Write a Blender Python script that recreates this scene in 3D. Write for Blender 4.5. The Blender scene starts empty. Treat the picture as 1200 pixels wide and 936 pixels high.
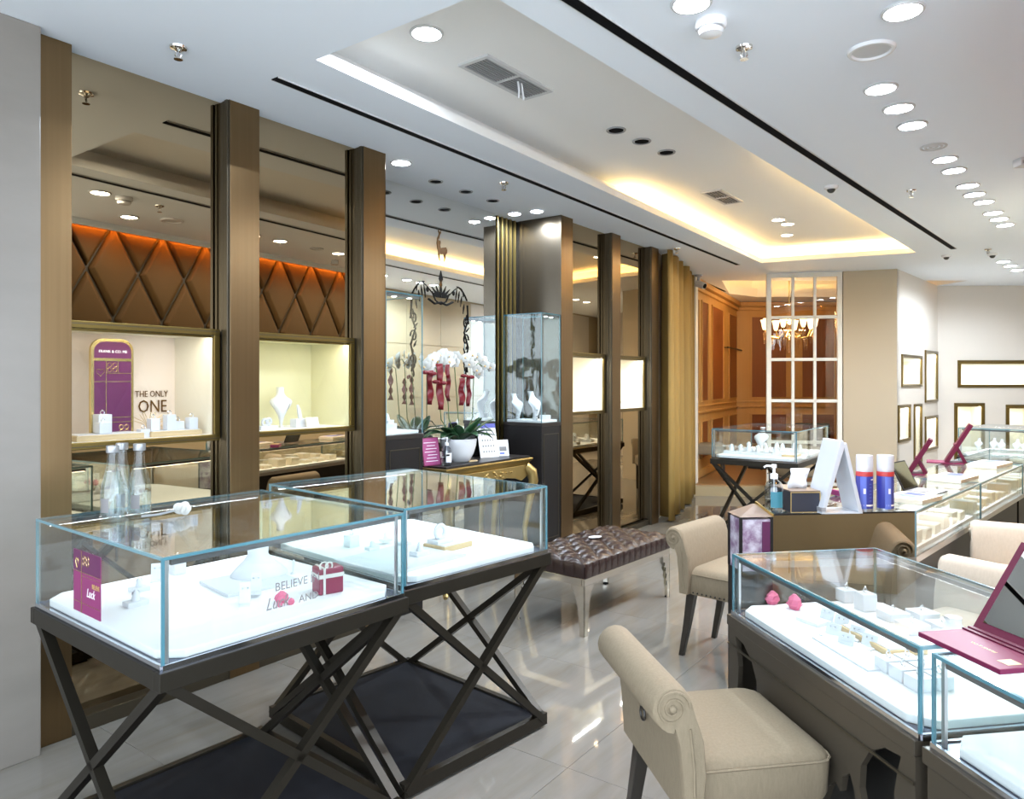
import bpy, bmesh, math, random
from math import sin, cos, pi, radians, atan2, hypot
from mathutils import Vector, Matrix
random.seed(7)
S = bpy.context.scene
COL = S.collection
# ------------------------------------------------------------------ camera, world, exposure
cam = bpy.data.cameras.new('camera'); camo = bpy.data.objects.new('camera', cam); COL.objects.link(camo)
camo.location = (0, 0, 1.5); camo.rotation_euler = (pi/2, 0, 0)
cam.sensor_width = 36; cam.lens = 36*855/1200; cam.shift_y = -20/1200; cam.clip_start = .02; cam.clip_end = 60
S.camera = camo
W = bpy.data.worlds.new('world'); S.world = W; W.use_nodes = True
W.node_tree.nodes['Background'].inputs[0].default_value = (.76, .87, 1, 1)
W.node_tree.nodes['Background'].inputs[1].default_value = 1.95
S.view_settings.view_transform = 'Standard'; S.view_settings.look = 'None'
S.view_settings.gamma = 1; S.view_settings.use_curve_mapping = False
S.view_settings.exposure = 1.42
try:
    S.cycles.transparent_max_bounces = 48
    S.cycles.max_bounces = 10
    S.cycles.sample_clamp_indirect = 4
    S.cycles.caustics_reflective = False
except Exception:
    pass
DL_W = 29.0      # watts of one ceiling downlight
LED = 17.5       # strength of the display-case light strips
NICHE = 13.0
COVE = 11.0
# ------------------------------------------------------------------ materials
def mat(name, col, rough=.5, metal=0, spec=.5, emit=None, es=0, noise=None, bump=None, coat=0):
    """noise=(scale vector, colour2, detail, sharpness) tints; bump=(scale, strength)"""
    m = bpy.data.materials.new(name); m.use_nodes = True
    nt = m.node_tree; p = nt.nodes['Principled BSDF']
    p.inputs['Base Color'].default_value = (*col, 1); p.inputs['Roughness'].default_value = rough
    p.inputs['Metallic'].default_value = metal; p.inputs['Specular IOR Level'].default_value = spec
    p.inputs['Coat Weight'].default_value = coat
    if emit:
        p.inputs['Emission Color'].default_value = (*emit, 1); p.inputs['Emission Strength'].default_value = es
    tc = mp = None
    def coords(sc):
        tc = nt.nodes.new('ShaderNodeTexCoord'); mp = nt.nodes.new('ShaderNodeMapping')
        mp.inputs['Scale'].default_value = sc if hasattr(sc, '__len__') else (sc, sc, sc)
        nt.links.new(tc.outputs['Object'], mp.inputs[0]); return mp
    if noise:
        mp = coords(noise[0]); n = nt.nodes.new('ShaderNodeTexNoise'); n.inputs['Scale'].default_value = 1
        n.inputs['Detail'].default_value = noise[2]; n.inputs['Roughness'].default_value = .6
        r = nt.nodes.new('ShaderNodeValToRGB')
        r.color_ramp.elements[0].position = .5-noise[3]; r.color_ramp.elements[1].position = .5+noise[3]
        r.color_ramp.elements[0].color = (*noise[1], 1); r.color_ramp.elements[1].color = (*col, 1)
        nt.links.new(mp.outputs[0], n.inputs['Vector']); nt.links.new(n.outputs[0], r.inputs[0]); nt.links.new(r.outputs[0], p.inputs['Base Color'])
    if bump:
        mp = coords(bump[0]); n = nt.nodes.new('ShaderNodeTexNoise'); n.inputs['Scale'].default_value = 1; n.inputs['Detail'].default_value = 3
        b = nt.nodes.new('ShaderNodeBump'); b.inputs['Strength'].default_value = bump[1]; b.inputs['Distance'].default_value = .01
        nt.links.new(mp.outputs[0], n.inputs['Vector']); nt.links.new(n.outputs[0], b.inputs['Height']); nt.links.new(b.outputs[0], p.inputs['Normal'])
    return m
def emis(name, col, st):
    m = bpy.data.materials.new(name); m.use_nodes = True; nt = m.node_tree; nt.nodes.clear()
    e = nt.nodes.new('ShaderNodeEmission'); o = nt.nodes.new('ShaderNodeOutputMaterial')
    e.inputs[0].default_value = (*col, 1); e.inputs[1].default_value = st; nt.links.new(e.outputs[0], o.inputs[0]); return m
def glassm(name, tint=(.96, .985, .98), refl=1.0, rough=0.0):
    m = bpy.data.materials.new(name); m.use_nodes = True; nt = m.node_tree; nt.nodes.clear()
    o = nt.nodes.new('ShaderNodeOutputMaterial'); mx = nt.nodes.new('ShaderNodeMixShader')
    t = nt.nodes.new('ShaderNodeBsdfTransparent'); t.inputs[0].default_value = (*tint, 1)
    g = nt.nodes.new('ShaderNodeBsdfGlossy'); g.inputs['Roughness'].default_value = rough; g.inputs['Color'].default_value = (1, 1, 1, 1)
    lw = nt.nodes.new('ShaderNodeLayerWeight'); lw.inputs['Blend'].default_value = .5
    p = nt.nodes.new('ShaderNodeMath'); p.operation = 'POWER'; p.inputs[1].default_value = 5
    a = nt.nodes.new('ShaderNodeMath'); a.operation = 'MULTIPLY_ADD'; a.inputs[1].default_value = .9*refl; a.inputs[2].default_value = .045*refl
    nt.links.new(lw.outputs['Facing'], p.inputs[0]); nt.links.new(p.outputs[0], a.inputs[0]); nt.links.new(a.outputs[0], mx.inputs[0])
    nt.links.new(t.outputs[0], mx.inputs[1]); nt.links.new(g.outputs[0], mx.inputs[2]); nt.links.new(mx.outputs[0], o.inputs[0]); return m
def mirror(name, col, rough=0.0):
    m = bpy.data.materials.new(name); m.use_nodes = True; nt = m.node_tree; nt.nodes.clear()
    o = nt.nodes.new('ShaderNodeOutputMaterial'); g = nt.nodes.new('ShaderNodeBsdfGlossy')
    g.inputs['Color'].default_value = (*col, 1); g.inputs['Roughness'].default_value = rough
    nt.links.new(g.outputs[0], o.inputs[0]); return m
def marble_floor(name):
    m = bpy.data.materials.new(name); m.use_nodes = True; nt = m.node_tree; p = nt.nodes['Principled BSDF']
    p.inputs['Roughness'].default_value = .035; p.inputs['Specular IOR Level'].default_value = .5
    tc = nt.nodes.new('ShaderNodeTexCoord'); oi = nt.nodes.new('ShaderNodeObjectInfo')
    sc = nt.nodes.new('ShaderNodeVectorMath'); sc.operation = 'SCALE'; sc.inputs[0].default_value = (37, 91, 13)
    nt.links.new(oi.outputs['Random'], sc.inputs['Scale'])
    ad = nt.nodes.new('ShaderNodeVectorMath'); ad.operation = 'ADD'
    nt.links.new(tc.outputs['Object'], ad.inputs[0]); nt.links.new(sc.outputs[0], ad.inputs[1])
    mp = nt.nodes.new('ShaderNodeMapping'); mp.inputs['Scale'].default_value = (1.1, 9, 1); mp.inputs['Rotation'].default_value = (0, 0, .12)
    nt.links.new(ad.outputs[0], mp.inputs[0])
    n = nt.nodes.new('ShaderNodeTexNoise'); n.inputs['Scale'].default_value = 1; n.inputs['Detail'].default_value = 5; n.inputs['Roughness'].default_value = .62; n.inputs['Distortion'].default_value = .5
    nt.links.new(mp.outputs[0], n.inputs['Vector'])
    r = nt.nodes.new('ShaderNodeValToRGB'); e = r.color_ramp.elements
    e[0].position = .3; e[0].color = (.205, .184, .151, 1); e[1].position = .62; e[1].color = (.242, .227, .203, 1)
    x = e.new(.47); x.color = (.224, .209, .182, 1)
    nt.links.new(n.outputs[0], r.inputs[0]); nt.links.new(r.outputs[0], p.inputs['Base Color']); return m
M = {}
M['ceil'] = mat('ceiling_paint', (.85, .90, .97), .7)
M['ceilwarm'] = mat('cove_paint', (.88, .87, .85), .7)
M['tile'] = marble_floor('marble_tile')
M['grout'] = mat('grout', (.42, .37, .3), .6)
M['pier'] = mat('white_marble', (.235, .21, .184), .3, noise=((2, 2, 5), (.208, .186, .162), 6, .2))
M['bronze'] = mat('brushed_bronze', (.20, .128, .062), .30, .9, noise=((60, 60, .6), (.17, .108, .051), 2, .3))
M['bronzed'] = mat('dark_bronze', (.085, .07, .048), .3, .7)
M['gold'] = mat('antique_gold', (.33, .24, .085), .3, .9)
M['golddk'] = mat('aged_brass', (.17, .115, .032), .3, .85)
M['goldl'] = mat('gold_leaf', (.44, .31, .115), .35, .85, bump=(40, .3))
M['bmir'] = mirror('bronze_mirror', (.48, .37, .235), 0.0)
M['cmir'] = mirror('clear_mirror', (.86, .86, .84), 0.0)
M['black'] = mat('black_gap', (.004, .004, .005), .9, 0, .1)
M['dark'] = mat('dark_lacquer', (.012, .010, .010), .4, 0, .3)
M['darkb'] = mat('dark_brown_lacquer', (.022, .017, .015), .35, 0, .35)
M['frame'] = mat('case_metal', (.022, .018, .012), .42, .5)
M['matb'] = mat('black_mat', (.010, .011, .015), .75, 0, .2, bump=(3, .25))
M['glass'] = glassm('case_glass')
M['glassd'] = glassm('pane_glass', (.97, .98, .98), .8)
M['edge'] = mat('glass_edge', (.07, .20, .25), .15, 0, .8)
M['edged'] = mat('glass_edge_dim', (.13, .245, .28), .15, 0, .8)
M['rim'] = mat('chrome_rim', (.62, .66, .75), .12, 1)
M['alu'] = mat('aluminium', (.55, .55, .56), .3, .9)
M['bar'] = mat('light_bar_grey', (.10, .10, .105), .5)
M['deck'] = mat('white_pad', (.86, .86, .87), .6)
M['white'] = mat('white_leatherette', (.66, .67, .70), .45)
M['easel'] = mat('easel_white', (.60, .62, .66), .35)
M['whiteg'] = mat('white_gloss', (.85, .85, .86), .2)
M['ivory'] = mat('ivory_panel', (.80, .74, .60), .6)
M['pinkw'] = mat('blush_panel', (.84, .71, .60), .6)
M['greenw'] = mat('pale_olive_panel', (.70, .66, .42), .6)
M['led'] = emis('case_led', (.93, .97, 1), LED*1.35)
M['ledk'] = emis('counter_led', (.93, .97, 1), LED*.65)
M['ledw'] = emis('niche_led', (1, .90, .72), NICHE)
M['ledc'] = emis('niche_led_cool', (1, .97, .90), NICHE*2.6)
M['cove'] = emis('cove_led', (1, .64, .22), COVE)
M['cove2'] = emis('cove_led_dim', (1, .55, .16), 4)
M['lens'] = emis('downlight_lens', (.88, .94, 1), 40)
M['lensw'] = emis('downlight_lens_warm', (1, .93, .8), 25)
M['purple'] = mat('magenta_card', (.22, .022, .115), .35)
M['purpled'] = mat('plum_card', (.105, .014, .072), .35)
M['pink'] = mat('pink_sign', (.33, .05, .17), .35)
M['burg'] = mat('burgundy_box', (.21, .022, .06), .35)
M['rosep'] = mat('pink_velvet', (.62, .14, .24), .5)
M['wine'] = mat('wine_leather', (.10, .007, .028), .5, 0, .2)
M['winel'] = mat('magenta_leather', (.16, .012, .052), .5, 0, .25)
M['ring'] = mat('silver_jewel', (.72, .73, .76), .12, 1)
M['goldj'] = mat('gold_foil', (.75, .58, .25), .25, 1)
M['oak'] = mat('pale_oak', (.60, .45, .25), .5, noise=((3, 40, 40), (.50, .36, .19), 3, .2))
M['linen'] = mat('beige_linen', (.255, .20, .13), .85, noise=((120, 120, 30), (.215, .168, .107), 3, .25), bump=(300, .15))
M['cream'] = mat('cream_fabric', (.52, .46, .375), .85, noise=((120, 120, 30), (.46, .405, .325), 3, .25), bump=(300, .12))
M['legd'] = mat('dark_leg', (.03, .024, .018), .3)
M['leather'] = mat('brown_leather', (.030, .016, .014), .24, bump=(120, .2))
M['chrome'] = mat('polished_steel', (.74, .71, .66), .08, 1)
M['diamond'] = mat('brown_padding', (.046, .023, .0045), .7, 0, .2, bump=(200, .1))
M['tan'] = mat('tan_panel', (.47, .38, .25), .5)
M['beige'] = mat('beige_plaster', (.52, .435, .315), .7)
M['creamw'] = mat('cream_plaster', (.70, .645, .58), .7)
M['offw'] = mat('off_white_paint', (.80, .77, .70), .5)
M['curtain'] = mat('gold_curtain', (.29, .175, .042), .7, bump=((200, 200, 6), .15))
M['wood'] = mat('maple_stile', (.62, .36, .115), .45, noise=((8, 8, 1), (.54, .30, .09), 3, .25))
M['woodp'] = mat('red_wood_panel', (.27, .088, .025), .4, noise=((50, 50, 1.2), (.21, .064, .017), 3, .25))
M['woodf'] = mat('wood_floor', (.33, .19, .085), .3, noise=((2, 25, 2), (.27, .15, .06), 3, .25))
M['step'] = mat('stone_step', (.45, .36, .22), .3)
M['crystal'] = glassm('crystal', (1, .96, .88), 3.0)
M['shadeg'] = mat('frosted_shade', (.95, .85, .65), .4, emit=(1, .72, .38), es=1.1)
M['leaf'] = mat('orchid_leaf', (.018, .062, .022), .3)
M['petal'] = mat('orchid_petal', (.56, .555, .52), .5)
M['lip'] = mat('orchid_lip', (.75, .5, .2), .5)
M['stem'] = mat('green_stem', (.07, .12, .03), .5)
M['ribbon'] = mat('red_ribbon', (.15, .006, .011), .35)
M['pot'] = mat('white_ceramic', (.74, .74, .75), .25)
M['paper'] = mat('white_paper', (.80, .80, .82), .6)
M['navy'] = mat('navy_print', (.03, .045, .19), .4)
M['blue'] = mat('blue_can', (.045, .055, .33), .3)
M['blue2'] = mat('light_blue_print', (.12, .17, .60), .35)
M['redb'] = mat('red_band', (.52, .05, .05), .4)
M['teal'] = mat('teal_label', (.04, .20, .26), .4)
M['clearp'] = glassm('clear_plastic', (.78, .83, .88), 2.6)
M['bottle'] = glassm('bottle_glass', (.95, .975, .98), 1.3)
M['water'] = glassm('water', (.92, .96, .965), .8)
M['grey'] = mat('grey_plastic', (.32, .32, .33), .4)
M['lgrey'] = mat('light_grey_plastic', (.60, .60, .60), .45)
M['silver'] = mat('silver_lid', (.42, .43, .45), .3, .8)
M['navybox'] = mat('slate_box', (.028, .030, .045), .4)
M['taupe'] = mat('taupe_lid', (.20, .145, .11), .4)
M['screen'] = mat('dark_screen', (.05, .05, .045), .1)
M['ink'] = mat('black_ink', (.010, .009, .008), .8, 0, .1)
M['inkg'] = mat('grey_etching', (.20, .19, .19), .5)
M['bronzeink'] = mat('bronze_decal', (.14, .07, .02), .7, 0, .1)
M['deer'] = mat('deer_decal', (.12, .055, .012), .7, 0, .1)
M['textw'] = mat('white_print', (.9, .88, .9), .5)
M['textg'] = mat('gold_print', (.55, .38, .13), .4)
M['photo'] = mat('photo_print', (.22, .12, .22), .4, noise=((14, 14, 14), (.62, .58, .66), 4, .12))
# ------------------------------------------------------------------ mesh helpers
class B:
    def __init__(s): s.v = []; s.f = []
    def add(s, vs, fs):
        o = len(s.v); s.v += [tuple(v) for v in vs]; s.f += [tuple(i+o for i in f) for f in fs]; return s
    def box(s, x0, x1, y0, y1, z0, z1):
        return s.add([(x0, y0, z0), (x1, y0, z0), (x1, y1, z0), (x0, y1, z0), (x0, y0, z1), (x1, y0, z1), (x1, y1, z1), (x0, y1, z1)],
                     [(0, 3, 2, 1), (4, 5, 6, 7), (0, 1, 5, 4), (1, 2, 6, 5), (2, 3, 7, 6), (3, 0, 4, 7)])
    def bar(s, p, q, w, d, up=(0, 0, 1)):
        """square bar from p to q, w across (perpendicular to up), d along up-ish"""
        p = Vector(p); q = Vector(q); a = (q-p).normalized(); u = Vector(up); x = a.cross(u).normalized(); y = x.cross(a).normalized()
        vs = []
        for c in (p, q):
            for i, j in ((-1, -1), (1, -1), (1, 1), (-1, 1)): vs.append(c+x*(i*w/2)+y*(j*d/2))
        return s.add(vs, [(0, 3, 2, 1), (4, 5, 6, 7), (0, 1, 5, 4), (1, 2, 6, 5), (2, 3, 7, 6), (3, 0, 4, 7)])
    def tube(s, pts, r, n=8, caps=True):
        pts = [Vector(p) for p in pts]; k = len(pts); rs = r if hasattr(r, '__len__') else [r]*k
        vs = []; fs = []; ref = None
        for i, p in enumerate(pts):
            t = (pts[min(i+1, k-1)]-pts[max(i-1, 0)]).normalized()
            if ref is None: ref = Vector((0, 0, 1)) if abs(t.z) < .9 else Vector((1, 0, 0))
            x = t.cross(ref).normalized(); y = x.cross(t).normalized(); ref = y
            for j in range(n): vs.append(p+(x*cos(2*pi*j/n)+y*sin(2*pi*j/n))*rs[i])
        for i in range(k-1):
            for j in range(n): fs.append((i*n+j, i*n+(j+1) % n, (i+1)*n+(j+1) % n, (i+1)*n+j))
        if caps: fs.append(tuple(range(n-1, -1, -1))); fs.append(tuple((k-1)*n+j for j in range(n)))
        return s.add(vs, [f[::-1] for f in fs])
    def lathe(s, prof, c=(0, 0, 0), n=16, sx=1, sy=1):
        vs = []; fs = []; k = len(prof)
        for r, z in prof:
            for j in range(n): vs.append((c[0]+r*sx*cos(2*pi*j/n), c[1]+r*sy*sin(2*pi*j/n), c[2]+z))
        for i in range(k-1):
            for j in range(n): fs.append((i*n+j, i*n+(j+1) % n, (i+1)*n+(j+1) % n, (i+1)*n+j))
        if prof[0][0] > 1e-5: fs.append(tuple(range(n-1, -1, -1)))
        if prof[-1][0] > 1e-5: fs.append(tuple((k-1)*n+j for j in range(n)))
        return s.add(vs, fs)
    def prism(s, poly, a, b, axis='z'):
        """extrude a 2D polygon from a to b; axis z: (x,y); y: (x,z); x: (y,z)"""
        n = len(poly)
        def p(u, v, w): return (u, v, w) if axis == 'z' else ((u, w, v) if axis == 'y' else (w, u, v))
        vs = [p(u, v, a) for u, v in poly]+[p(u, v, b) for u, v in poly]
        fs = [tuple(range(n-1, -1, -1)), tuple(range(n, 2*n))]+[(i, (i+1) % n, n+(i+1) % n, n+i) for i in range(n)]
        return s.add(vs, fs)
    def loft(s, loops, close=True, caps=True):
        n = len(loops[0]); vs = [v for l in loops for v in l]; fs = []
        for i in range(len(loops)-1):
            for j in range(n if close else n-1): fs.append((i*n+j, i*n+(j+1) % n, (i+1)*n+(j+1) % n, (i+1)*n+j))
        if caps and close: fs.append(tuple(range(n-1, -1, -1))); fs.append(tuple((len(loops)-1)*n+j for j in range(n)))
        return s.add(vs, fs)
    def ball(s, c, r, n=10, m=6, sc=(1, 1, 1)):
        prof = [(max(sin(pi*i/m), 0)*r, -cos(pi*i/m)*r*sc[2]) for i in range(m+1)]; prof[0] = (0, prof[0][1]); prof[-1] = (0, prof[-1][1])
        return s.lathe(prof, c, n, sc[0], sc[1])
    def torus(s, c, R, r, n=16, m=6, axis='z'):
        vs = []; fs = []
        for i in range(n):
            a = 2*pi*i/n
            for j in range(m):
                b = 2*pi*j/m; u = (R+r*cos(b))*cos(a); v = (R+r*cos(b))*sin(a); w = r*sin(b)
                q = (u, v, w) if axis == 'z' else ((u, w, v) if axis == 'y' else (w, u, v))
                vs.append((c[0]+q[0], c[1]+q[1], c[2]+q[2]))
        for i in range(n):
            for j in range(m): fs.append((i*m+j, ((i+1) % n)*m+j, ((i+1) % n)*m+(j+1) % m, i*m+(j+1) % m))
        return s.add(vs, fs)
    def rot(s, rz=0, off=(0, 0, 0), rx=0, ry=0):
        Mx = Matrix.Translation(off) @ Matrix.Rotation(rz, 4, 'Z') @ Matrix.Rotation(ry, 4, 'Y') @ Matrix.Rotation(rx, 4, 'X')
        s.v = [tuple(Mx @ Vector(v)) for v in s.v]; return s
def tag(o, label=None, cat=None, group=None, kind=None):
    if label: o['label'] = label
    if cat: o['category'] = cat
    if group: o['group'] = group
    if kind: o['kind'] = kind
    return o
def mk(name, b, m, parent=None, loc=(0, 0, 0), rz=0, smooth=False, bevel=0, seg=2, rot=None, **k):
    me = bpy.data.meshes.new(name); me.from_pydata(b.v, [], b.f); 
    bm = bmesh.new(); bm.from_mesh(me); bmesh.ops.recalc_face_normals(bm, faces=bm.faces)
    if bevel: bmesh.ops.bevel(bm, geom=[e for e in bm.edges if len(e.link_faces) == 2 and e.calc_face_angle(0) > .5], offset=bevel, segments=seg, affect='EDGES', profile=.6)
    bm.to_mesh(me); bm.free()
    if smooth:
        for p in me.polygons: p.use_smooth = True
        try: me.set_sharp_from_angle(angle=radians(smooth if smooth is not True else 45))
        except Exception: pass
    me.materials.append(M[m] if isinstance(m, str) else m)
    o = bpy.data.objects.new(name, me); COL.objects.link(o); o.parent = parent
    o.location = loc; o.rotation_euler = rot if rot else (0, 0, rz)
    return tag(o, **k)
def T(name, label, cat, loc=(0, 0, 0), rz=0, group=None, kind=None, rot=None):
    o = bpy.data.objects.new(name, None); COL.objects.link(o); o.location = loc; o.rotation_euler = rot if rot else (0, 0, rz); o.empty_display_size = .1
    return tag(o, label, cat, group, kind)
def cp(o, parent=None):
    c = o.copy(); COL.objects.link(c); c.parent = parent
    for ch in list(o.children): cp(ch, c)
    return c
def dup(o, loc, rz=None, label=None, group=None):
    c = cp(o); c.location = loc
    if rz is not None: c.rotation_euler = (0, 0, rz)
    if label: c['label'] = label
    if group: c['group'] = group
    return c
def txt(name, body, size, m, parent, loc, rot, ext=.0008, align='CENTER', shear=0, sx=1):
    c = bpy.data.curves.new(name, 'FONT'); c.body = body; c.size = size; c.extrude = ext; c.align_x = align; c.shear = shear
    c.resolution_u = 2
    o = bpy.data.objects.new(name+'_tmp', c); COL.objects.link(o)
    dg = bpy.context.evaluated_depsgraph_get(); me = bpy.data.meshes.new_from_object(o.evaluated_get(dg)); bpy.data.objects.remove(o); bpy.data.curves.remove(c)
    me.materials.clear(); me.materials.append(M[m])
    o = bpy.data.objects.new(name, me); COL.objects.link(o); o.parent = parent; o.location = loc; o.rotation_euler = rot; o.scale = (sx, 1, 1); return o
# ------------------------------------------------------------------ frames of the place
CH = 2.93
WR = radians(54)                      # the mirror wall runs 36 degrees off the view direction
U = (sin(radians(36)), cos(radians(36))); N = (cos(radians(36)), -sin(radians(36))); O = (-1.93, 2.995)
def sw(s, t, z=0): return (O[0]+s*U[0]+t*N[0], O[1]+s*U[1]+t*N[1], z)
def rz_of(a, b): return atan2(b[1]-a[1], b[0]-a[0])
def off_poly(poly, d):
    n = len(poly); out = []; cx = sum(p[0] for p in poly)/n; cy = sum(p[1] for p in poly)/n
    L = []
    for i in range(n):
        p, q = poly[i], poly[(i+1) % n]; l = hypot(q[0]-p[0], q[1]-p[1]); nx, ny = (q[1]-p[1])/l, -(q[0]-p[0])/l
        if (p[0]-cx)*nx+(p[1]-cy)*ny < 0: nx, ny = -nx, -ny
        L.append((p[0]+nx*d, p[1]+ny*d, q[0]-p[0], q[1]-p[1]))
    for i in range(n):
        a, b = L[i-1], L[i]; det = a[2]*-b[3]+b[2]*a[3]; k = ((b[0]-a[0])*-b[3]+b[2]*(b[1]-a[1]))/det
        out.append((a[0]+a[2]*k, a[1]+a[3]*k))
    return out
def slab_with_holes(L, z0, z1, thick, holes):
    """wall slab in local x (0..L), y 0..thick, with rectangular holes (x0,x1,z0,z1)"""
    b = B(); xs = sorted({0, L, *[h[0] for h in holes], *[h[1] for h in holes]}); zs = sorted({z0, z1, *[h[2] for h in holes], *[h[3] for h in holes]})
    for i in range(len(xs)-1):
        for j in range(len(zs)-1):
            cx, cz = (xs[i]+xs[i+1])/2, (zs[j]+zs[j+1])/2
            if any(h[0] < cx < h[1] and h[2] < cz < h[3] for h in holes): continue
            b.box(xs[i], xs[i+1], 0, thick, zs[j], zs[j+1])
    return b
def weld(b):
    """merge touching boxes of one slab into a single shell"""
    key = {}; idx = []; vs = []
    for v in b.v:
        k = tuple(round(c, 5) for c in v)
        if k not in key: key[k] = len(vs); vs.append(v)
        idx.append(key[k])
    cnt = {}
    fs = [tuple(idx[i] for i in f) for f in b.f]
    for f in fs: cnt[tuple(sorted(f))] = cnt.get(tuple(sorted(f)), 0)+1
    b.v = vs; b.f = [f for f in fs if cnt[tuple(sorted(f))] == 1]; return b
# ================================================================== STRUCTURE
# floor: slab in grout colour with single marble tiles laid along the mirror wall
fl = mk('floor', B().prism([(-6, -3.5), (11, -3.5), (11, 14), (-6, 14)], -.06, -.012), 'grout', kind='structure', label='cream marble tile floor with fine joints')
tile_me = None; TS = .91
VIP = [(2.36, 9.66), (4.62, 9.42)]
for i in range(-3, 12):
    for j in range(-2, 11):
        s0 = .226+TS*i; t0 = .917+TS*j
        c = sw(s0+TS/2, t0+TS/2)
        if t0 < -.95 or c[1] < .6 or c[1] > 10.3 or c[0] > 7.5: continue
        if c[0]/max(c[1], .1) > 1.0: continue
        if tile_me is None:
            t = mk('tile', B().box(-TS/2+.0008, TS/2-.0008, -TS/2+.0008, TS/2-.0008, -.012, 0), 'tile', fl, (c[0], c[1], 0), WR, bevel=.0006, seg=1); tile_me = t
        else:
            q = tile_me.copy(); COL.objects.link(q); q.location = (c[0], c[1], 0)
# ceiling with two recessed trays
TRAY = [(-.87, 3.235), (-.096, 2.67), (4.459, 8.044), (2.983, 8.733)]
VTRAY = [(2.95, 10.25), (3.5, 11.75), (4.1, 12.2), (6.0, 12.2), (6.4, 10.25)]
def sheet(outer, holes, z):
    bm = bmesh.new(); ed = []
    for loop in [outer]+holes:
        vs = [bm.verts.new((x, y, z)) for x, y in loop]
        ed += [bm.edges.new((vs[i], vs[(i+1) % len(vs)])) for i in range(len(vs))]
    bmesh.ops.triangle_fill(bm, edges=ed, use_beauty=True)
    for f in bm.faces:
        if f.normal.z > 0: f.normal_flip()
    b = B(); bm.verts.index_update(); b.v = [tuple(v.co) for v in bm.verts]; b.f = [tuple(v.index for v in f.verts) for f in bm.faces]; bm.free(); return b
me = sheet([(-5, -.6), (11, -.6), (11, 14), (-5, 14)], [TRAY, VTRAY], CH)
ceil = mk('ceiling', me, 'ceil', kind='structure', label='white plaster ceiling with recessed light trays')
def tray(poly, lip, back, up, parent, m, label):
    lipo = off_poly(poly, .018); outer = off_poly(poly, back); n = len(poly)
    b = B()
    for i in range(n):
        j = (i+1) % n
        quad = [poly[i], poly[j], lipo[j], lipo[i]]
        b.prism(quad, CH+.0008, CH+lip)
    mk('tray_lip', b, m, parent)
    b = B()
    for i in range(n):
        j = (i+1) % n; a = outer[i]; c = outer[j]; o2 = off_poly(poly, back+.02)
        b.prism([a, c, o2[j], o2[i]], CH+.002, CH+up)
    b.prism(off_poly(poly, back+.02), CH+up, CH+up+.03)
    mk('tray_recess', b, m, parent, label=label)
tray(TRAY, .055, .16, .17, ceil, 'ceilwarm', 'recessed tray glowing warm at its far end')
tray(VTRAY, .14, .12, .30, ceil, 'ceilwarm', 'recessed tray over the wood panelled room')
def lerp(a, b, k): return (a[0]+(b[0]-a[0])*k, a[1]+(b[1]-a[1])*k)
oc = off_poly(TRAY, .085)
def strip(name, p, q, z, w, m, parent):
    L = hypot(q[0]-p[0], q[1]-p[1])
    return mk(name, B().box(0, L, -w/2, w/2, 0, .008), m, parent, (p[0], p[1], z), rz_of(p, q))
LEDS = [(lerp(oc[3], oc[0], 0), lerp(oc[3], oc[0], .52)), (oc[3], oc[2]), (oc[2], lerp(oc[2], oc[1], .55))]
for p, q in LEDS: strip('cove_light_strip', p, q, CH+.03, .05, 'cove', ceil)
oc = off_poly(VTRAY, .06)
for i in (0, 1, 2, 3, 4): strip('cove_light_strip', oc[i], oc[(i+1) % 5], CH+.03, .012, 'cove2', ceil)
# slots
def slot(p, q, w, lab):
    L = hypot(q[0]-p[0], q[1]-p[1]); t = T('air_slot', lab, 'air vent', (p[0], p[1], CH), rz_of(p, q))
    mk('channel', B().box(0, L, -w/2+.004, w/2-.004, -.005, -.0005), 'black', t)
    mk('edge_trim', B().box(0, L, -w/2, -w/2+.004, -.006, -.0005), 'lgrey', t); mk('edge_trim', B().box(0, L, w/2-.004, w/2, -.006, -.0005), 'lgrey', t)
slot((-1.114, 3.425), (2.746, 8.86), .055, 'black linear ceiling slot running beside the mirror wall')
slot((-.6, 1.80), (4.725, 7.802), .06, 'black linear ceiling slot between the glowing tray and the downlights')
slot((2.72, 10.35), (3.35, 11.45), .05, 'short black slot in the ceiling of the wood panelled room')
# ---- mirror wall
wl = mk('wall_left', B().box(-2.2, 7.0, 0, .12, 0, CH), 'bronzed', loc=sw(0, -.62), rz=WR, kind='structure', label='bronze mirror wall with pillars and lit niches')
mk('baseboard_left', B().box(.02, 1.95, -.0, .09, 0, .066), 'bronzed', loc=sw(0, -.004), rz=WR, kind='structure', bevel=.004)
mk('baseboard_left', B().box(4.05, 5.95, -.0, .06, 0, .05), 'bronzed', loc=sw(0, -.03), rz=WR, kind='structure', bevel=.004)
pier = mk('wall_front', B().box(-2.2, -.028, 0, .6, 0, CH), 'pier', loc=sw(0, .066), rz=WR, kind='structure', bevel=.006, label='white marble clad wall end beside the mirror wall')
# wall sections above/below niches sit just behind the mirrors
MT = -.08
def pillar(s0, s1, lab, deep=.12):
    t = T('pillar', lab, 'pillar', sw(s0, 0), WR)
    w = s1-s0
    mk('body', B().box(0, w, 0, deep, 0, CH), 'bronze', t, bevel=.003)
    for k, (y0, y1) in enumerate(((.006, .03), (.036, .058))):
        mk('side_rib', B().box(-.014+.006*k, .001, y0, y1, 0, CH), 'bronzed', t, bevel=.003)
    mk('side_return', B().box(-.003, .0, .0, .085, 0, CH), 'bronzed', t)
    return t
mk('body', B().box(0, .145, 0, .12, 0, CH), 'bronze', T('pillar', 'bronze pillar beside the white marble wall end', 'pillar', sw(-.03, 0), WR), bevel=.003)
pillar(.858, 1.03, 'bronze pillar between the magenta sign niche and the necklace bust niche')
pillar(1.757, 1.940, 'bronze pillar beside the tall glass tower with the orchids reflected')
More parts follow.
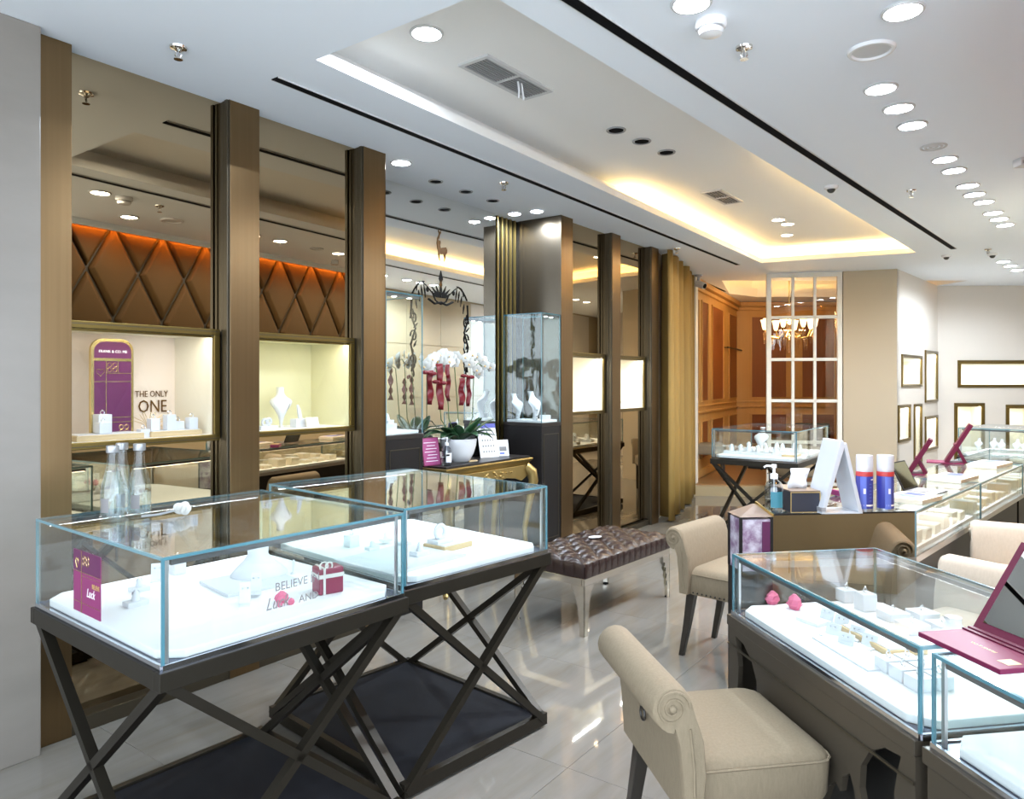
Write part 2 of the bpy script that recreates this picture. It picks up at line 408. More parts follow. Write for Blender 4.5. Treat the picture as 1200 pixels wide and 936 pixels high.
pillar(4.915, 5.085, 'slim bronze pillar between the two bright blank niches')
pillar(5.79, 5.955, 'bronze pillar next to the gold curtain')
blk = T('pillar', 'wide bronze pillar behind the glass tower with white busts', 'pillar', sw(4.0, 0), WR)
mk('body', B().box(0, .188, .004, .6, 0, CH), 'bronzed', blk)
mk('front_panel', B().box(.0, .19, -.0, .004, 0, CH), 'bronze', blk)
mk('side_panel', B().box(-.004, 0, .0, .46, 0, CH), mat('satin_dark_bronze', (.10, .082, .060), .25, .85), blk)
# fluted gold and black panel
flu = T('fluted_panel', 'black panel with vertical gold strips beside the clear mirror', 'wall panel', sw(3.6, -.47), WR)
mk('backing', B().box(0, .40, 0, .03, 0, CH), 'black', flu)
for k in range(6): mk('gold_strip', B().box(.03+.062*k, .052+.062*k, -.022, 0, 0, CH), 'gold', flu, bevel=.003)
# mirrors
def mirr(s0, s1, z0, z1, lab, m='bmir', t=MT):
    return mk('wall_mirror', B().box(0, s1-s0, 0, .006, z0, z1), m, loc=sw(s0, t), rz=WR, label=lab, cat='mirror')
NZ0, NZ1 = 1.205, 1.77
BAYS = [(.10, .857, 'magenta sign'), (1.03, 1.757, 'necklace bust'), (4.19, 4.915, 'blank white'), (5.085, 5.79, 'ring stand')]
nm = ['beside the marble wall end', 'between the two near pillars', 'beside the wide bronze pillar', 'beside the gold curtain']
for (a, b_, k), w_ in zip(BAYS, nm):
    mirr(a, b_, NZ1-.01, CH, 'bronze mirror above the %s niche %s' % (k, w_))
    mirr(a, b_, .066, NZ0+.01, 'bronze mirror below the %s niche %s' % (k, w_))
m3 = mirr(1.90, 3.62, 0, CH, 'tall clear mirror with black ornament behind the orchids', 'cmir', -.42)
mk('wall_return', B().box(0, .012, 0, .42, 0, CH), 'bronze', loc=sw(1.925, 0), rz=WR, kind='structure')
# niches
def niche(s0, s1, mback, label, led, depth=.36, z0=NZ0, z1=NZ1, rz=WR, loc=None, fw=.032, proud=.012, mside=None, mfr='golddk', strip_w=.03):
    w = s1-s0; t = T('display_niche', label, 'display niche', loc or sw(s0, MT), rz)
    mside = mside or mback
    i0, i1, y0, y1, a, b = fw, w-fw, .006, depth, z0+fw, z1-fw
    mk('back_panel', B().box(i0-.01, i1+.01, y1, y1+.012, a-.01, b+.01), mback, t)
    mk('side_panel', B().box(i0-.012, i0, y0, y1, a, b), mside, t); mk('side_panel', B().box(i1, i1+.012, y0, y1, a, b), mside, t)
    mk('top_panel', B().box(i0, i1, y0, y1, b, b+.012), mside, t); mk('deck', B().box(i0, i1, y0, y1, a-.012, a), 'deck', t)
    for nme, bb in (('frame_rail', (0, w, z0, z0+fw)), ('frame_rail', (0, w, z1-fw, z1)), ('frame_stile', (0, fw, z0+fw, z1-fw)), ('frame_stile', (w-fw, w, z0+fw, z1-fw))):
        f = mk(nme, B().box(bb[0], bb[1], -proud, .01, bb[2], bb[3]), mfr, t, bevel=.003)
    for bb in ((.3*fw, w-.3*fw, z0+.32*fw, z0+.45*fw), (.3*fw, w-.3*fw, z1-.45*fw, z1-.32*fw)):
        mk('frame_groove', B().box(bb[0], bb[1], -proud-.001, -proud+.001, bb[2], bb[3]), 'bronzed', t)
    mk('glass_pane', B().box(i0, i1, .0, .004, a, b), 'glassd', t); mk('valance', B().box(i0, i1, .006, .010, b-.012, b), mfr, t)
    mk('light_strip', B().add([(i0+.01, .012, b-.0006), (i1-.01, .012, b-.0006), (i1-.01, .012+strip_w, b-.0006), (i0+.01, .012+strip_w, b-.0006)], [(3, 2, 1, 0)]), led, t)
    return t
n1 = niche(.085, .845, 'pinkw', 'gold framed niche with blush back and arched magenta sign', 'ledw', mside='ivory')
n2 = niche(1.012, 1.747, 'greenw', 'gold framed niche with olive back and white necklace bust', 'ledw')
n4 = niche(4.195, 4.905, 'ivory', 'gold framed bright niche beside the wide bronze pillar', 'ledc')
n5 = niche(5.09, 5.78, 'ivory', 'gold framed bright niche beside the pillar next to the curtain', 'ledc')
# ---- opposite wall with padded diamonds (seen in the mirrors)
WRr = radians(90-41.3); R0 = (1.76, 2.30)
wr = mk('wall_right', B().box(-.05, 11.6, -.1, -.02, 0, CH), 'tan', loc=(R0[0], R0[1], 0), rz=WRr, kind='structure', label='wall of brown padded diamonds under an orange light strip')
Dw, Dh = .486, .88; zc = 2.08; DL = 3.6
def clip(poly, f):  # keep f(p)>=0
    out = []
    for i in range(len(poly)):
        p, q = poly[i-1], poly[i]; a, b = f(p), f(q)
        if (a >= 0) != (b >= 0):
            k = a/(a-b); out.append((p[0]+(q[0]-p[0])*k, p[1]+(q[1]-p[1])*k))
        if b >= 0: out.append(q)
    return out
for row in range(-2, 3):
    for k in range(-2, 9):
        cx = .14+Dw*(k+(.5 if row % 2 else 0)); cz = zc+Dh/2*row
        g = .012
        d = [(cx-Dw/2+g, cz), (cx, cz-Dh/2+g*1.8), (cx+Dw/2-g, cz), (cx, cz+Dh/2-g*1.8)]
        for f in (lambda p: p[0]+.03, lambda p: DL-p[0], lambda p: p[1]-1.0, lambda p: 2.895-p[1]):
            d = clip(d, f)
            if len(d) < 3: break
        if len(d) < 3: continue
        mx, mz = sum(p[0] for p in d)/len(d), sum(p[1] for p in d)/len(d)
        inn = [(mx+(p[0]-mx)*.82, mz+(p[1]-mz)*.82) for p in d]; n = len(d)
        b = B(); b.add([(p[0], 0, p[1]) for p in d]+[(p[0], .03, p[1]) for p in inn]+[(p[0], -.02, p[1]) for p in d],
                       [tuple(range(n, 2*n))]+[(i, (i+1) % n, n+(i+1) % n, n+i) for i in range(n)]+[(2*n+i, 2*n+(i+1) % n, (i+1) % n, i) for i in range(n)])
        mk('padded_panel', b, 'diamond', wr, bevel=.012, seg=2, smooth=60)
mk('light_strip', B().add([(-.03, .05, 2.912), (DL, .05, 2.912), (DL, .085, 2.912), (-.03, .085, 2.912)], [(3, 2, 1, 0)]), emis('orange_led', (1, .34, .05), 42), wr)
mk('valance', B().box(-.05, DL, .10, .11, 2.875, CH), 'ceil', wr)
mk('groove_backing', B().box(-.04, DL, -.02, -.016, 1.0, 2.93), mat('groove_brown', (.012, .008, .004), .7), wr)
mk('end_trim', B().box(-.07, -.05, -.1, .035, 0, CH), 'bronze', wr)
for k in range(8):
    for z0, z1 in ((.1, 1.25), (1.26, 2.1), (2.11, 2.9)):
        mk('wall_panel', B().box(DL+.02+.9*k, DL+.91+.9*k, -.02, -.008, z0, z1), 'tan' if k < 4 else 'creamw', wr)
# ---- far walls
BW = [(4.27, 9.40), (4.85, 9.19), (6.3, 10.8)]
mk('wall_back', B().prism([BW[0], BW[1], lerp(BW[1], BW[2], .05), (4.9, 9.5), (4.3, 9.6)], 0, CH), 'beige', kind='structure', label='beige wall between the white lattice and the niche wall')
import types
def wall_holes(name, p, q, thick, holes, m, lab):
    L = hypot(q[0]-p[0], q[1]-p[1])
    return mk(name, weld(slab_with_holes(L, 0, CH, thick, holes)), m, loc=(p[0], p[1], 0), rz=rz_of(p, q), kind='structure', label=lab)
def col_at(p, q, px):
    k = (px-600)/855; dx, dy = q[0]-p[0], q[1]-p[1]; a = (k*p[1]-p[0])/(dx-k*dy); return a*hypot(dx, dy), p[1]+a*dy
def hole(p, q, x0, x1, y0, y1):
    a, ya = col_at(p, q, x0); b, yb = col_at(p, q, x1); ym = (ya+yb)/2
    return (a, b, 1.5-(y1-448)/855*ym, 1.5-(y0-448)/855*ym)
p, q = BW[1], BW[2]
H1 = [hole(p, q, *h) for h in ((1056, 1079.5, 416, 453), (1083.5, 1098, 411, 471), (1052, 1066, 474, 517), (1070.5, 1079.5, 473, 546), (1083.5, 1098, 487, 527))]
wall_holes('wall_back', p, q, .08, [(h[0]+.01, h[1]-.01, h[2]+.01, h[3]-.01) for h in H1], 'creamw', 'cream wall of small bronze framed niches receding behind the counters')
for h, lb in zip(H1, ('square bronze framed niche high on the receding cream wall', 'upper tall bronze framed niche at the corner of the cream walls', 'short upright bronze framed niche beside the beige wall',
                      'narrow slit niche in the receding cream wall', 'lower bronze framed niche at the corner of the cream walls')):
    rz = rz_of(p, q); d = (cos(rz), sin(rz))
    niche(0, h[1]-h[0], 'ivory', lb, 'ledc', .22, h[2], h[3], rz, (p[0]+d[0]*h[0], p[1]+d[1]*h[0], 0), .035, .02)
p, q = BW[2], (9.6, 10.75)
H2 = [hole(p, q, *h) for h in ((1122, 1262, 422, 454), (1118, 1153.5, 472, 556), (1178.5, 1216, 474, 556))]
wall_holes('wall_far', p, q, .08, [(h[0]+.01, h[1]-.01, h[2]+.01, h[3]-.01) for h in H2], 'creamw', 'cream end wall with a wide bronze framed niche')
for h, lb in zip(H2, ('wide bronze framed niche in the cream end wall', 'upright bronze framed niche behind the glass case by the end wall', 'upright bronze framed niche cut by the edge of the picture')):
    rz = rz_of(p, q); d = (cos(rz), sin(rz))
    niche(0, h[1]-h[0], 'ivory', lb, 'ledc', .25, h[2], h[3], rz, (p[0]+d[0]*h[0], p[1]+d[1]*h[0], 0), .045, .02)
# ---- lattice partition
LA, LB_ = (3.352, 9.62), (4.268, 9.44); LL = hypot(LB_[0]-LA[0], LB_[1]-LA[1])
lt = T('lattice_partition', 'white wooden lattice window between the shop and the wood panelled room', 'partition', (LA[0], LA[1], 0), rz_of(LA, LB_))
for x0, x1 in ((0, .06), (LL-.06, LL)): mk('stile', B().box(x0, x1, -.03, .03, 0, CH), 'offw', lt, bevel=.004)
for x in (.06+(LL-.12)/3, .06+(LL-.12)*2/3): mk('mullion', B().box(x-.018, x+.018, -.02, .02, .15, CH), 'offw', lt, bevel=.003)
ZR = [2.90, 2.35, 1.80, 1.26, .72, .18]
for z in ZR: mk('rail', B().box(.06, LL-.06, -.02, .02, z-.03 if z > 2.8 else z-.02, z+.03 if z > 2.8 else z+.02), 'offw', lt, bevel=.003)
for i in range(3):
    for j in range(5):
        x0 = .06+(LL-.12)*i/3; mk('pane', B().box(x0+.018, x0+(LL-.12)/3-.018, -.003, .003, ZR[j+1]+.02, ZR[j]-.02), 'glassd', lt)
# ---- wood panelled room
VF = .14
mk('floor_platform', B().prism([VIP[0], VIP[1], (4.62, 9.7), (6.2, 11.2), (6.2, 13.2), (2.3, 13.2)], 0, VF-.01), 'step', kind='structure', label='raised stone edged platform of the wood panelled room')
mk('floor_boards', B().prism([(2.42, 9.75), (4.6, 9.62), (6.2, 11.3), (6.2, 13.2), (2.4, 13.2)], VF-.01, VF), 'woodf', kind='structure')
def panelled(p, q, cols, lab):
    L = hypot(q[0]-p[0], q[1]-p[1]); t = mk('wall_panelled', B().box(0, L, 0, .06, VF, CH), 'wood', loc=(p[0], p[1], 0), rz=rz_of(p, q), kind='structure', label=lab)
    for a, b in cols:
        for z0, z1 in ((1.24, 2.66), (.42, .93)):
            mk('panel', B().box(a, b, -.006, 0, z0, z1), 'woodp', t)
            fr = B().box(a-.02, a, -.018, 0, z0-.02, z1+.02).box(b, b+.02, -.018, 0, z0-.02, z1+.02).box(a, b, -.018, 0, z0-.02, z0).box(a, b, -.018, 0, z1, z1+.02)
            mk('panel_moulding', fr, 'wood', t)
    for z, h, d in ((1.06, .03, .03), (1.15, .02, .02), (2.78, .05, .05), (2.85, .07, .09), (VF+.02, .1, .02)):
        mk('moulding', B().box(0, L, -d, 0, z, z+h), 'wood', t, bevel=.004)
    return t
V0, V1, V2 = (2.46, 9.95), (4.0, 13.0), (6.3, 12.9)
def cols(p, q, lst): return [(col_at(p, q, a)[0], col_at(p, q, b)[0]) for a, b in lst]
panelled(V0, V1, cols(V0, V1, ((812, 818), (822, 829), (834, 847), (854, 864))), 'maple panelled wall with red wood panels receding behind the curtain')
panelled(V1, V2, cols(V1, V2, ((881, 921), (940, 977), (996, 1030))), 'maple panelled back wall behind the chandelier')
mk('wall_panelled', B().box(0, 1.9, 0, .06, 0, CH), 'wood', loc=(6.2, 13.0, 0), rz=radians(-92), kind='structure')
jm = mk('trim_1', B().box(-.05, .06, -.05, .3, 0, CH), 'offw', loc=(2.46, 9.9, 0), rz=radians(60), kind='structure', bevel=.004)
# wall behind the curtain
mk('wall_curtain', B().prism([sw(5.955, -.05)[:2], (2.44, 10.02), (2.2, 10.3), sw(5.955, -.5)[:2]], 0, CH), 'beige', kind='structure')
# curtain
cb = []; n = 120; c0 = sw(5.985, .0); c1 = (2.36, 9.85)
dx, dy = c1[0]-c0[0], c1[1]-c0[1]; cl = hypot(dx, dy); nx, ny = dy/cl, -dx/cl
def wav(k, z):
    ph = k*2*pi*5.5; a = .105+.025*sin(k*23+1)
    return a*(sin(ph)+.35*sin(2*ph+1.3))*(.75+.25*(1-z/CH))+.03*sin(k*3)
loops = []
for zi in range(9):
    z = .02+(CH-.03)*zi/8
    loops.append([(c0[0]+dx*k/n+nx*(wav(k/n, z)+.05), c0[1]+dy*k/n+ny*(wav(k/n, z)+.05), z) for k in range(n+1)])
cu = mk('curtain', B().loft(loops, close=False), 'curtain', smooth=80, label='floor length gold curtain hanging in folds', cat='curtain')
sm = cu.modifiers.new('thick', 'SOLIDIFY'); sm.thickness = .004
# ================================================================== CEILING FITTINGS
def at(px, py, z):
    """point at height z seen at a spot of the photograph"""
    Y = 855*(1.5-z)/(py-448); return ((px-600)/855*Y, Y, z)
spot_data = {}
def spot(parent, watts, col, size=168, key=None):
    k = (watts, col, size)
    if k not in spot_data:
        d = bpy.data.lights.new('downlight_beam', 'SPOT'); d.energy = watts; d.color = col; d.spot_size = radians(size); d.spot_blend = .45; d.shadow_soft_size = .006; spot_data[k] = d
    o = bpy.data.objects.new('downlight_beam', spot_data[k]); COL.objects.link(o); o.parent = parent; o.location = (0, 0, -.013); return o
def downlight(loc, r, label, lit=True, m='lens', group=None, watts=None):
    t = T('downlight', label, 'ceiling light', loc, 0, group)
    b = B().lathe([(r, 0), (r*1.28, 0), (r*1.28, -.006), (r*1.05, -.010), (r*.98, -.004)], n=20)
    b.f = b.f[:-1]  # open ring
    mk('trim_ring', B().torus((0, 0, -.003), r*1.14, r*.13, 24, 6), 'lgrey' if lit else 'grey', t, smooth=True)
    mk('lens', B().lathe([(r*.96, -.001), (r*.93, -.006), (r*.6, -.010), (0, -.012)], n=20), m if lit else 'black', t)
    if lit: spot(t, watts or DL_W, (.77, .88, 1) if m == 'lens' else (1, .88, .7))
    return t
G = 'row of ceiling downlights over the counters'
row = [(810, 3, 'downlight beside the smoke detector'), (1058, 12, 'large downlight ahead of the round ceiling speaker'),
       (1032, 103, 'first of three downlights after the round ceiling speaker'), (1053, 126, 'second of three downlights after the round ceiling speaker'), (1069, 146, 'third of three downlights after the round ceiling speaker'),
       (1107, 186, 'first downlight of the pair after the small ring grille'), (1118, 199, 'second downlight of the pair after the small ring grille'),
       (1134, 217, 'first downlight of the far trio over the counters'), (1142, 227, 'second downlight of the far trio over the counters'), (1153, 236, 'third downlight of the far trio over the counters'),
       (1164, 249, 'first downlight of the farthest trio over the counters'), (1171, 256, 'second downlight of the farthest trio over the counters'), (1178, 263, 'third downlight of the farthest trio over the counters'),
       (1176, 306, 'small downlight near the dome camera by the end wall'), (1184, 311, 'small middle downlight by the end wall'), (1192, 316, 'small last downlight by the end wall')]
for px, py, lb in row: downlight(at(px, py, CH), .062, lb, group=G, watts=DL_W*1.2)
downlight(at(470, 190, CH), .055, 'single downlight in front of the glass tower beside the third pillar')
downlight(at(603, 250, CH), .05, 'downlight close to the fluted gold panel'); downlight(at(629, 247, CH), .05, 'downlight above the glass tower with white busts')
for k, (px, py) in enumerate(((510.6, 212), (546, 224), (577.6, 234.6))): downlight(at(px, py, CH), .042, ('first', 'second', 'third')[k]+' unlit dark downlight in front of the clear mirror', False, group='unlit downlights before the mirror')
UZ = CH+.17
downlight(at(500, 38, UZ), .062, 'downlight inside the tray ahead of the large air vent')
for k, (px, py) in enumerate(((722, 152), (752, 165), (781, 178))): downlight(at(px, py, UZ), .05, ('first', 'second', 'third')[k]+' unlit dark downlight in the tray between the vents', False, group='unlit downlights in the tray')
for k, (px, py) in enumerate(((912, 257), (923, 262), (922, 275))): downlight(at(px, py, UZ), .055, ('first', 'second', 'third')[k]+' lit downlight in the far glowing end of the tray', True, 'lensw', group='lit downlights in the tray', watts=10)
# lights of the same rows behind the camera and out over the counters

def vent(pts, z, label, nsl):
    P_ = [Vector(at(x, y, z)) for x, y in pts]; c = sum(P_, Vector())/4
    L = ((P_[3]-P_[0]).length+(P_[2]-P_[1]).length)/2; Wd = ((P_[1]-P_[0]).length+(P_[2]-P_[3]).length)/2
    t = T('air_vent', label, 'air vent', c, radians(52))
    mk('backing', B().box(-L/2+.02, L/2-.02, -Wd/2+.02, Wd/2-.02, -.002, .0), 'black', t)
    for a in ((-L/2, L/2, -Wd/2, -Wd/2+.022), (-L/2, L/2, Wd/2-.022, Wd/2), (-L/2, -L/2+.022, -Wd/2+.022, Wd/2-.022), (L/2-.022, L/2, -Wd/2+.022, Wd/2-.022), (-.01, .01, -Wd/2+.022, Wd/2-.022)):
        mk('frame', B().box(*a, -.012, 0), 'lgrey', t)
    for k in range(nsl):
        y = -Wd/2+.03+(Wd-.06)*k/(nsl-1); mk('slat', B().box(-L/2+.022, L/2-.022, y-.004, y+.004, -.010, -.004), 'grey', t)
    return t, L, Wd
v1, L1, W1 = vent([(537, 73), (573, 64), (649, 105), (613, 116)], UZ, 'large grey slatted air vent in the tray with a paper streamer', 9)
mk('streamer', B().tube([(.05, -.03, -.012), (.06, -.03, -.06), (.055, -.03, -.10)], .006, 5).tube([(.08, -.03, -.012), (.09, -.03, -.05), (.10, -.03, -.095)], .006, 5), 'paper', v1)
v2, _, _ = vent([(824, 224), (848, 221), (869, 236), (845, 239)], UZ, 'small grey air vent in the tray near the lit end', 6)
# speakers, detector, sprinklers, cameras
t = T('ceiling_speaker', 'round flush speaker grille between the large downlight and the trio', 'speaker', at(1021, 58, CH))
mk('rim', B().torus((0, 0, -.003), .085, .012, 28, 6), 'whiteg', t, smooth=True); mk('grille', B().lathe([(.078, 0), (.078, -.005), (0, -.008)], n=28), 'lgrey', t, smooth=True)
t = T('ceiling_grille', 'small round ring grille between the downlight rows', 'air vent', at(1094, 171.5, CH))
for r in (.068, .045, .02): mk('ring', B().torus((0, 0, -.002), r, .007, 24, 6), 'lgrey', t, smooth=True)
mk('disc', B().lathe([(.06, 0), (.06, -.003), (0, -.003)], n=24), 'ceil', t)
t = T('smoke_detector', 'round white smoke detector on the ceiling', 'smoke detector', at(833, 25, CH))
mk('base', B().lathe([(.062, 0), (.062, -.022), (.054, -.03), (0, -.03)], n=24), 'whiteg', t, smooth=True)
mk('vent_ring', B().lathe([(.048, -.03), (.046, -.040), (0, -.040)], n=24), 'grey', t); mk('cap', B().lathe([(.05, -.038), (.044, -.052), (.02, -.058), (0, -.058)], n=24), 'whiteg', t, smooth=True)
def sprinkler(px, py, lb, s=1, z=CH):
    t = T('sprinkler', lb, 'sprinkler', at(px, py, z))
    mk('flange', B().lathe([(.036*s, 0), (.034*s, -.008*s), (.018*s, -.014*s), (.012*s, -.02*s), (0, -.02*s)], n=18), 'chrome', t, smooth=True)
    mk('frame_arm', B().tube([(.010*s, 0, -.018*s), (.014*s, 0, -.034*s), (.004*s, 0, -.05*s)], .003*s, 6), 'chrome', t); mk('frame_arm', B().tube([(-.010*s, 0, -.018*s), (-.014*s, 0, -.034*s), (-.004*s, 0, -.05*s)], .003*s, 6), 'chrome', t)
    mk('bulb', B().tube([(0, 0, -.018*s), (0, 0, -.05*s)], .004*s, 6), 'grey', t); mk('deflector', B().lathe([(.018*s, -.05*s), (.018*s, -.054*s), (0, -.054*s)], n=14), 'chrome', t)
for px, py, lb in ((209, 55, 'chrome sprinkler near the first mirror and the marble wall end'), (872, 55, 'chrome sprinkler beside the smoke detector'), (590.5, 214, 'sprinkler beside the unlit downlights at the mirror'),
                   (793, 291, 'sprinkler ahead of the gold curtain'), (1068, 223, 'sprinkler between the slot and the far downlights'), (1158, 292, 'sprinkler near the dome camera by the end wall')): sprinkler(px, py, lb)
def dome(px, py, lb):
    t = T('dome_camera', lb, 'security camera', at(px, py, CH))
    mk('base', B().lathe([(.05, 0), (.048, -.016), (.036, -.024), (0, -.024)], n=20), 'whiteg', t, smooth=True); mk('dome', B().ball((0, 0, -.022), .03, 14, 8), 'screen', t, smooth=True)
dome(974, 218, 'dark dome security camera beside the long slot'); dome(1109, 299, 'white dome security camera at the end of the long slot'); dome(1163, 297, 'white dome security camera near the end wall')
t = T('bullet_camera', 'small grey security camera where the curtain meets the panelled room', 'security camera', (2.48, 9.7, CH))
mk('mount', B().lathe([(.05, 0), (.05, -.02), (.02, -.03), (.02, -.08), (0, -.08)], n=14), 'grey', t); mk('housing', B().tube([(-.02, .02, -.11), (.06, -.08, -.16)], .045, 12), 'lgrey', t); mk('lens', B().tube([(.06, -.08, -.16), (.064, -.085, -.1625)], .032, 12), 'ink', t)
t = T('exit_fitting', 'small grey box fitting on the ceiling at the picture edge', 'ceiling fitting', at(1197, 186, CH)); mk('box', B().box(-.03, .09, -.04, .04, -.05, 0), 'lgrey', t, bevel=.004); mk('lens', B().box(-.02, .08, -.042, -.04, -.04, -.02), 'grey', t)
# ================================================================== GLASS CASES
def glass_box(t, L, Wd, z0, z1, led='led'):
    g = .008
    for nme, bb in (('glass_pane', (g, L-g, 0, g, z0, z1-g)), ('glass_pane', (g, L-g, Wd-g, Wd, z0, z1-g)), ('glass_pane', (0, g, g, Wd-g, z0, z1-g)), ('glass_pane', (L-g, L, g, Wd-g, z0, z1-g)), ('glass_top', (g, L-g, g, Wd-g, z1-g, z1))):
        mk(nme, B().box(*bb), 'glass', t)
    e = .008
    for nme, bb in (('glass_edge', (0, L, 0, e, z1-e, z1)), ('glass_edge', (0, e, e, Wd-e, z1-e, z1)), ('glass_edge', (L-e, L, e, Wd-e, z1-e, z1)), ('glass_edge', (0, L, Wd-e, Wd, z1-e, z1)),
                    ('glass_edge', (0, .007, 0, .007, z0, z1-e)), ('glass_edge', (L-.007, L, 0, .007, z0, z1-e)), ('glass_edge', (0, .007, Wd-.007, Wd, z0, z1-e)), ('glass_edge', (L-.007, L, Wd-.007, Wd, z0, z1-e))):
        mk(nme, B().box(*bb), 'edge' if bb[2] == 0 or nme == 'x' else 'edged', t)
    # aluminium light bars below the top edges
    for bb in ((.03, L-.03, .012, .024), (.03, L-.03, Wd-.024, Wd-.012)):
        lb = mk('light_bar', B().box(bb[0], bb[1], bb[2], bb[3], z1-.026, z1-.012), 'bar', t)
        if bb[2] > .1: mk('led_strip', B().add([(bb[0]+.005, bb[2]+.001, z1-.0265), (bb[1]-.005, bb[2]+.001, z1-.0265), (bb[1]-.005, bb[3]-.001, z1-.0265), (bb[0]+.005, bb[3]-.001, z1-.0265)], [(3, 2, 1, 0)]), led, lb)
    for x in (.014, L-.024): mk('corner_post', B().box(x, x+.010, .014, .022, z0, z1-.012), 'alu', t)
def deck(t, L, Wd, z0, h=.024, ins=.016, ch=.055):
    a, b, c, d = ins, L-ins, ins, Wd-ins
    mk('deck', B().prism([(a+ch, c), (b-ch, c), (b, c+ch), (b, d-ch), (b-ch, d), (a+ch, d), (a, d-ch), (a, c+ch)], z0, z0+h), 'deck', t, bevel=.004)
    for bb in ((0, L, -.004, .004), (0, L, Wd-.004, Wd+.004)): mk('rim', B().box(bb[0], bb[1], bb[2], bb[3], z0-.012, z0+.004), 'rim', t)
    for bb in ((-.004, .004), (L-.004, L+.004)): mk('rim', B().box(bb[0], bb[1], .004, Wd-.004, z0-.012, z0+.004), 'rim', t)
    mk('floor_plate', B().box(.004, L-.004, .004, Wd-.004, z0-.012, z0), mat('plate', (.10, .11, .16), .2, .5) if 'plate' not in M else M['plate'], t)
def x_table(label, p, th, L, Wd, zt=1.05, zb=.77, box=True):
    """glass case on crossed metal legs; p is the front corner, th the heading of the front edge"""
    t = T('display_case', label, 'display case', (p[0], p[1], 0), radians(90-th))
    glass_box(t, L, Wd, zb, zt); deck(t, L, Wd, zb)
    o = .012; a = .05
    for bb in ((-o, L+o, -o, .02), (-o, L+o, Wd-.02, Wd+o), (-o, .02, .02, Wd-.02), (L-.02, L+o, .02, Wd-.02)): mk('top_rail', B().box(*bb, zb-.012-a, zb-.012), 'frame', t, bevel=.002)
    zt2 = zb-.012-a; w = .027
    def X(p0, p1, up):
        mk('leg', B().bar((p0[0], p0[1], zt2+.01), (p1[0], p1[1], .03), w, w*1.15, up), 'frame', t)
        mk('leg', B().bar((p1[0], p1[1], zt2+.01), (p0[0], p0[1], .03), w, w*1.15, up), 'frame', t)
    e = .012
    X((e, e), (L-e, e), (0, 1, 0)); X((e, Wd-e), (L-e, Wd-e), (0, 1, 0)); X((e, e), (e, Wd-e), (1, 0, 0)); X((L-e, e), (L-e, Wd-e), (1, 0, 0))
    for bb in ((0, L, 0, .028), (0, L, Wd-.028, Wd), (0, .028, .028, Wd-.028), (L-.028, L, .028, Wd-.028)): mk('base_rail', B().box(*bb, .012, .062), 'frame', t, bevel=.002)
    mk('base_mat', B().box(.028, L-.028, .028, Wd-.028, .02, .052), 'matb', t)
    for x, y in ((.02, .02), (L-.05, .02), (.02, Wd-.05), (L-.05, Wd-.05)): mk('glide', B().box(x, x+.03, y, y+.03, 0, .012), 'black', t)
    if box:
        bx = mk('power_box', B().box(L*.40, L*.62, .10, .16, zt2-.035, zt2+.01), 'frame', t, bevel=.003)
    return t
M['plate'] = mat('case_plate', (.10, .11, .17), .2, .5)
C1 = x_table('glass display case on crossed bronze legs carrying the three water bottles', (-.896, 1.868), 38.7, .835, .868)
C2 = x_table('glass display case on crossed bronze legs standing before the tufted bench', (-.383, 2.600), 42.7, .792, .95)
C3 = x_table('far glass display case on crossed legs in front of the lattice', (1.95, 7.125), 126, .80, 1.2)
C4 = x_table('far glass display case on crossed legs by the cream end wall', (4.47, 7.31), 140, .60, .9)
DZ = .794
def w_of(c, x, y, z=DZ): return tuple(c.matrix_basis @ Vector((x, y, z)))
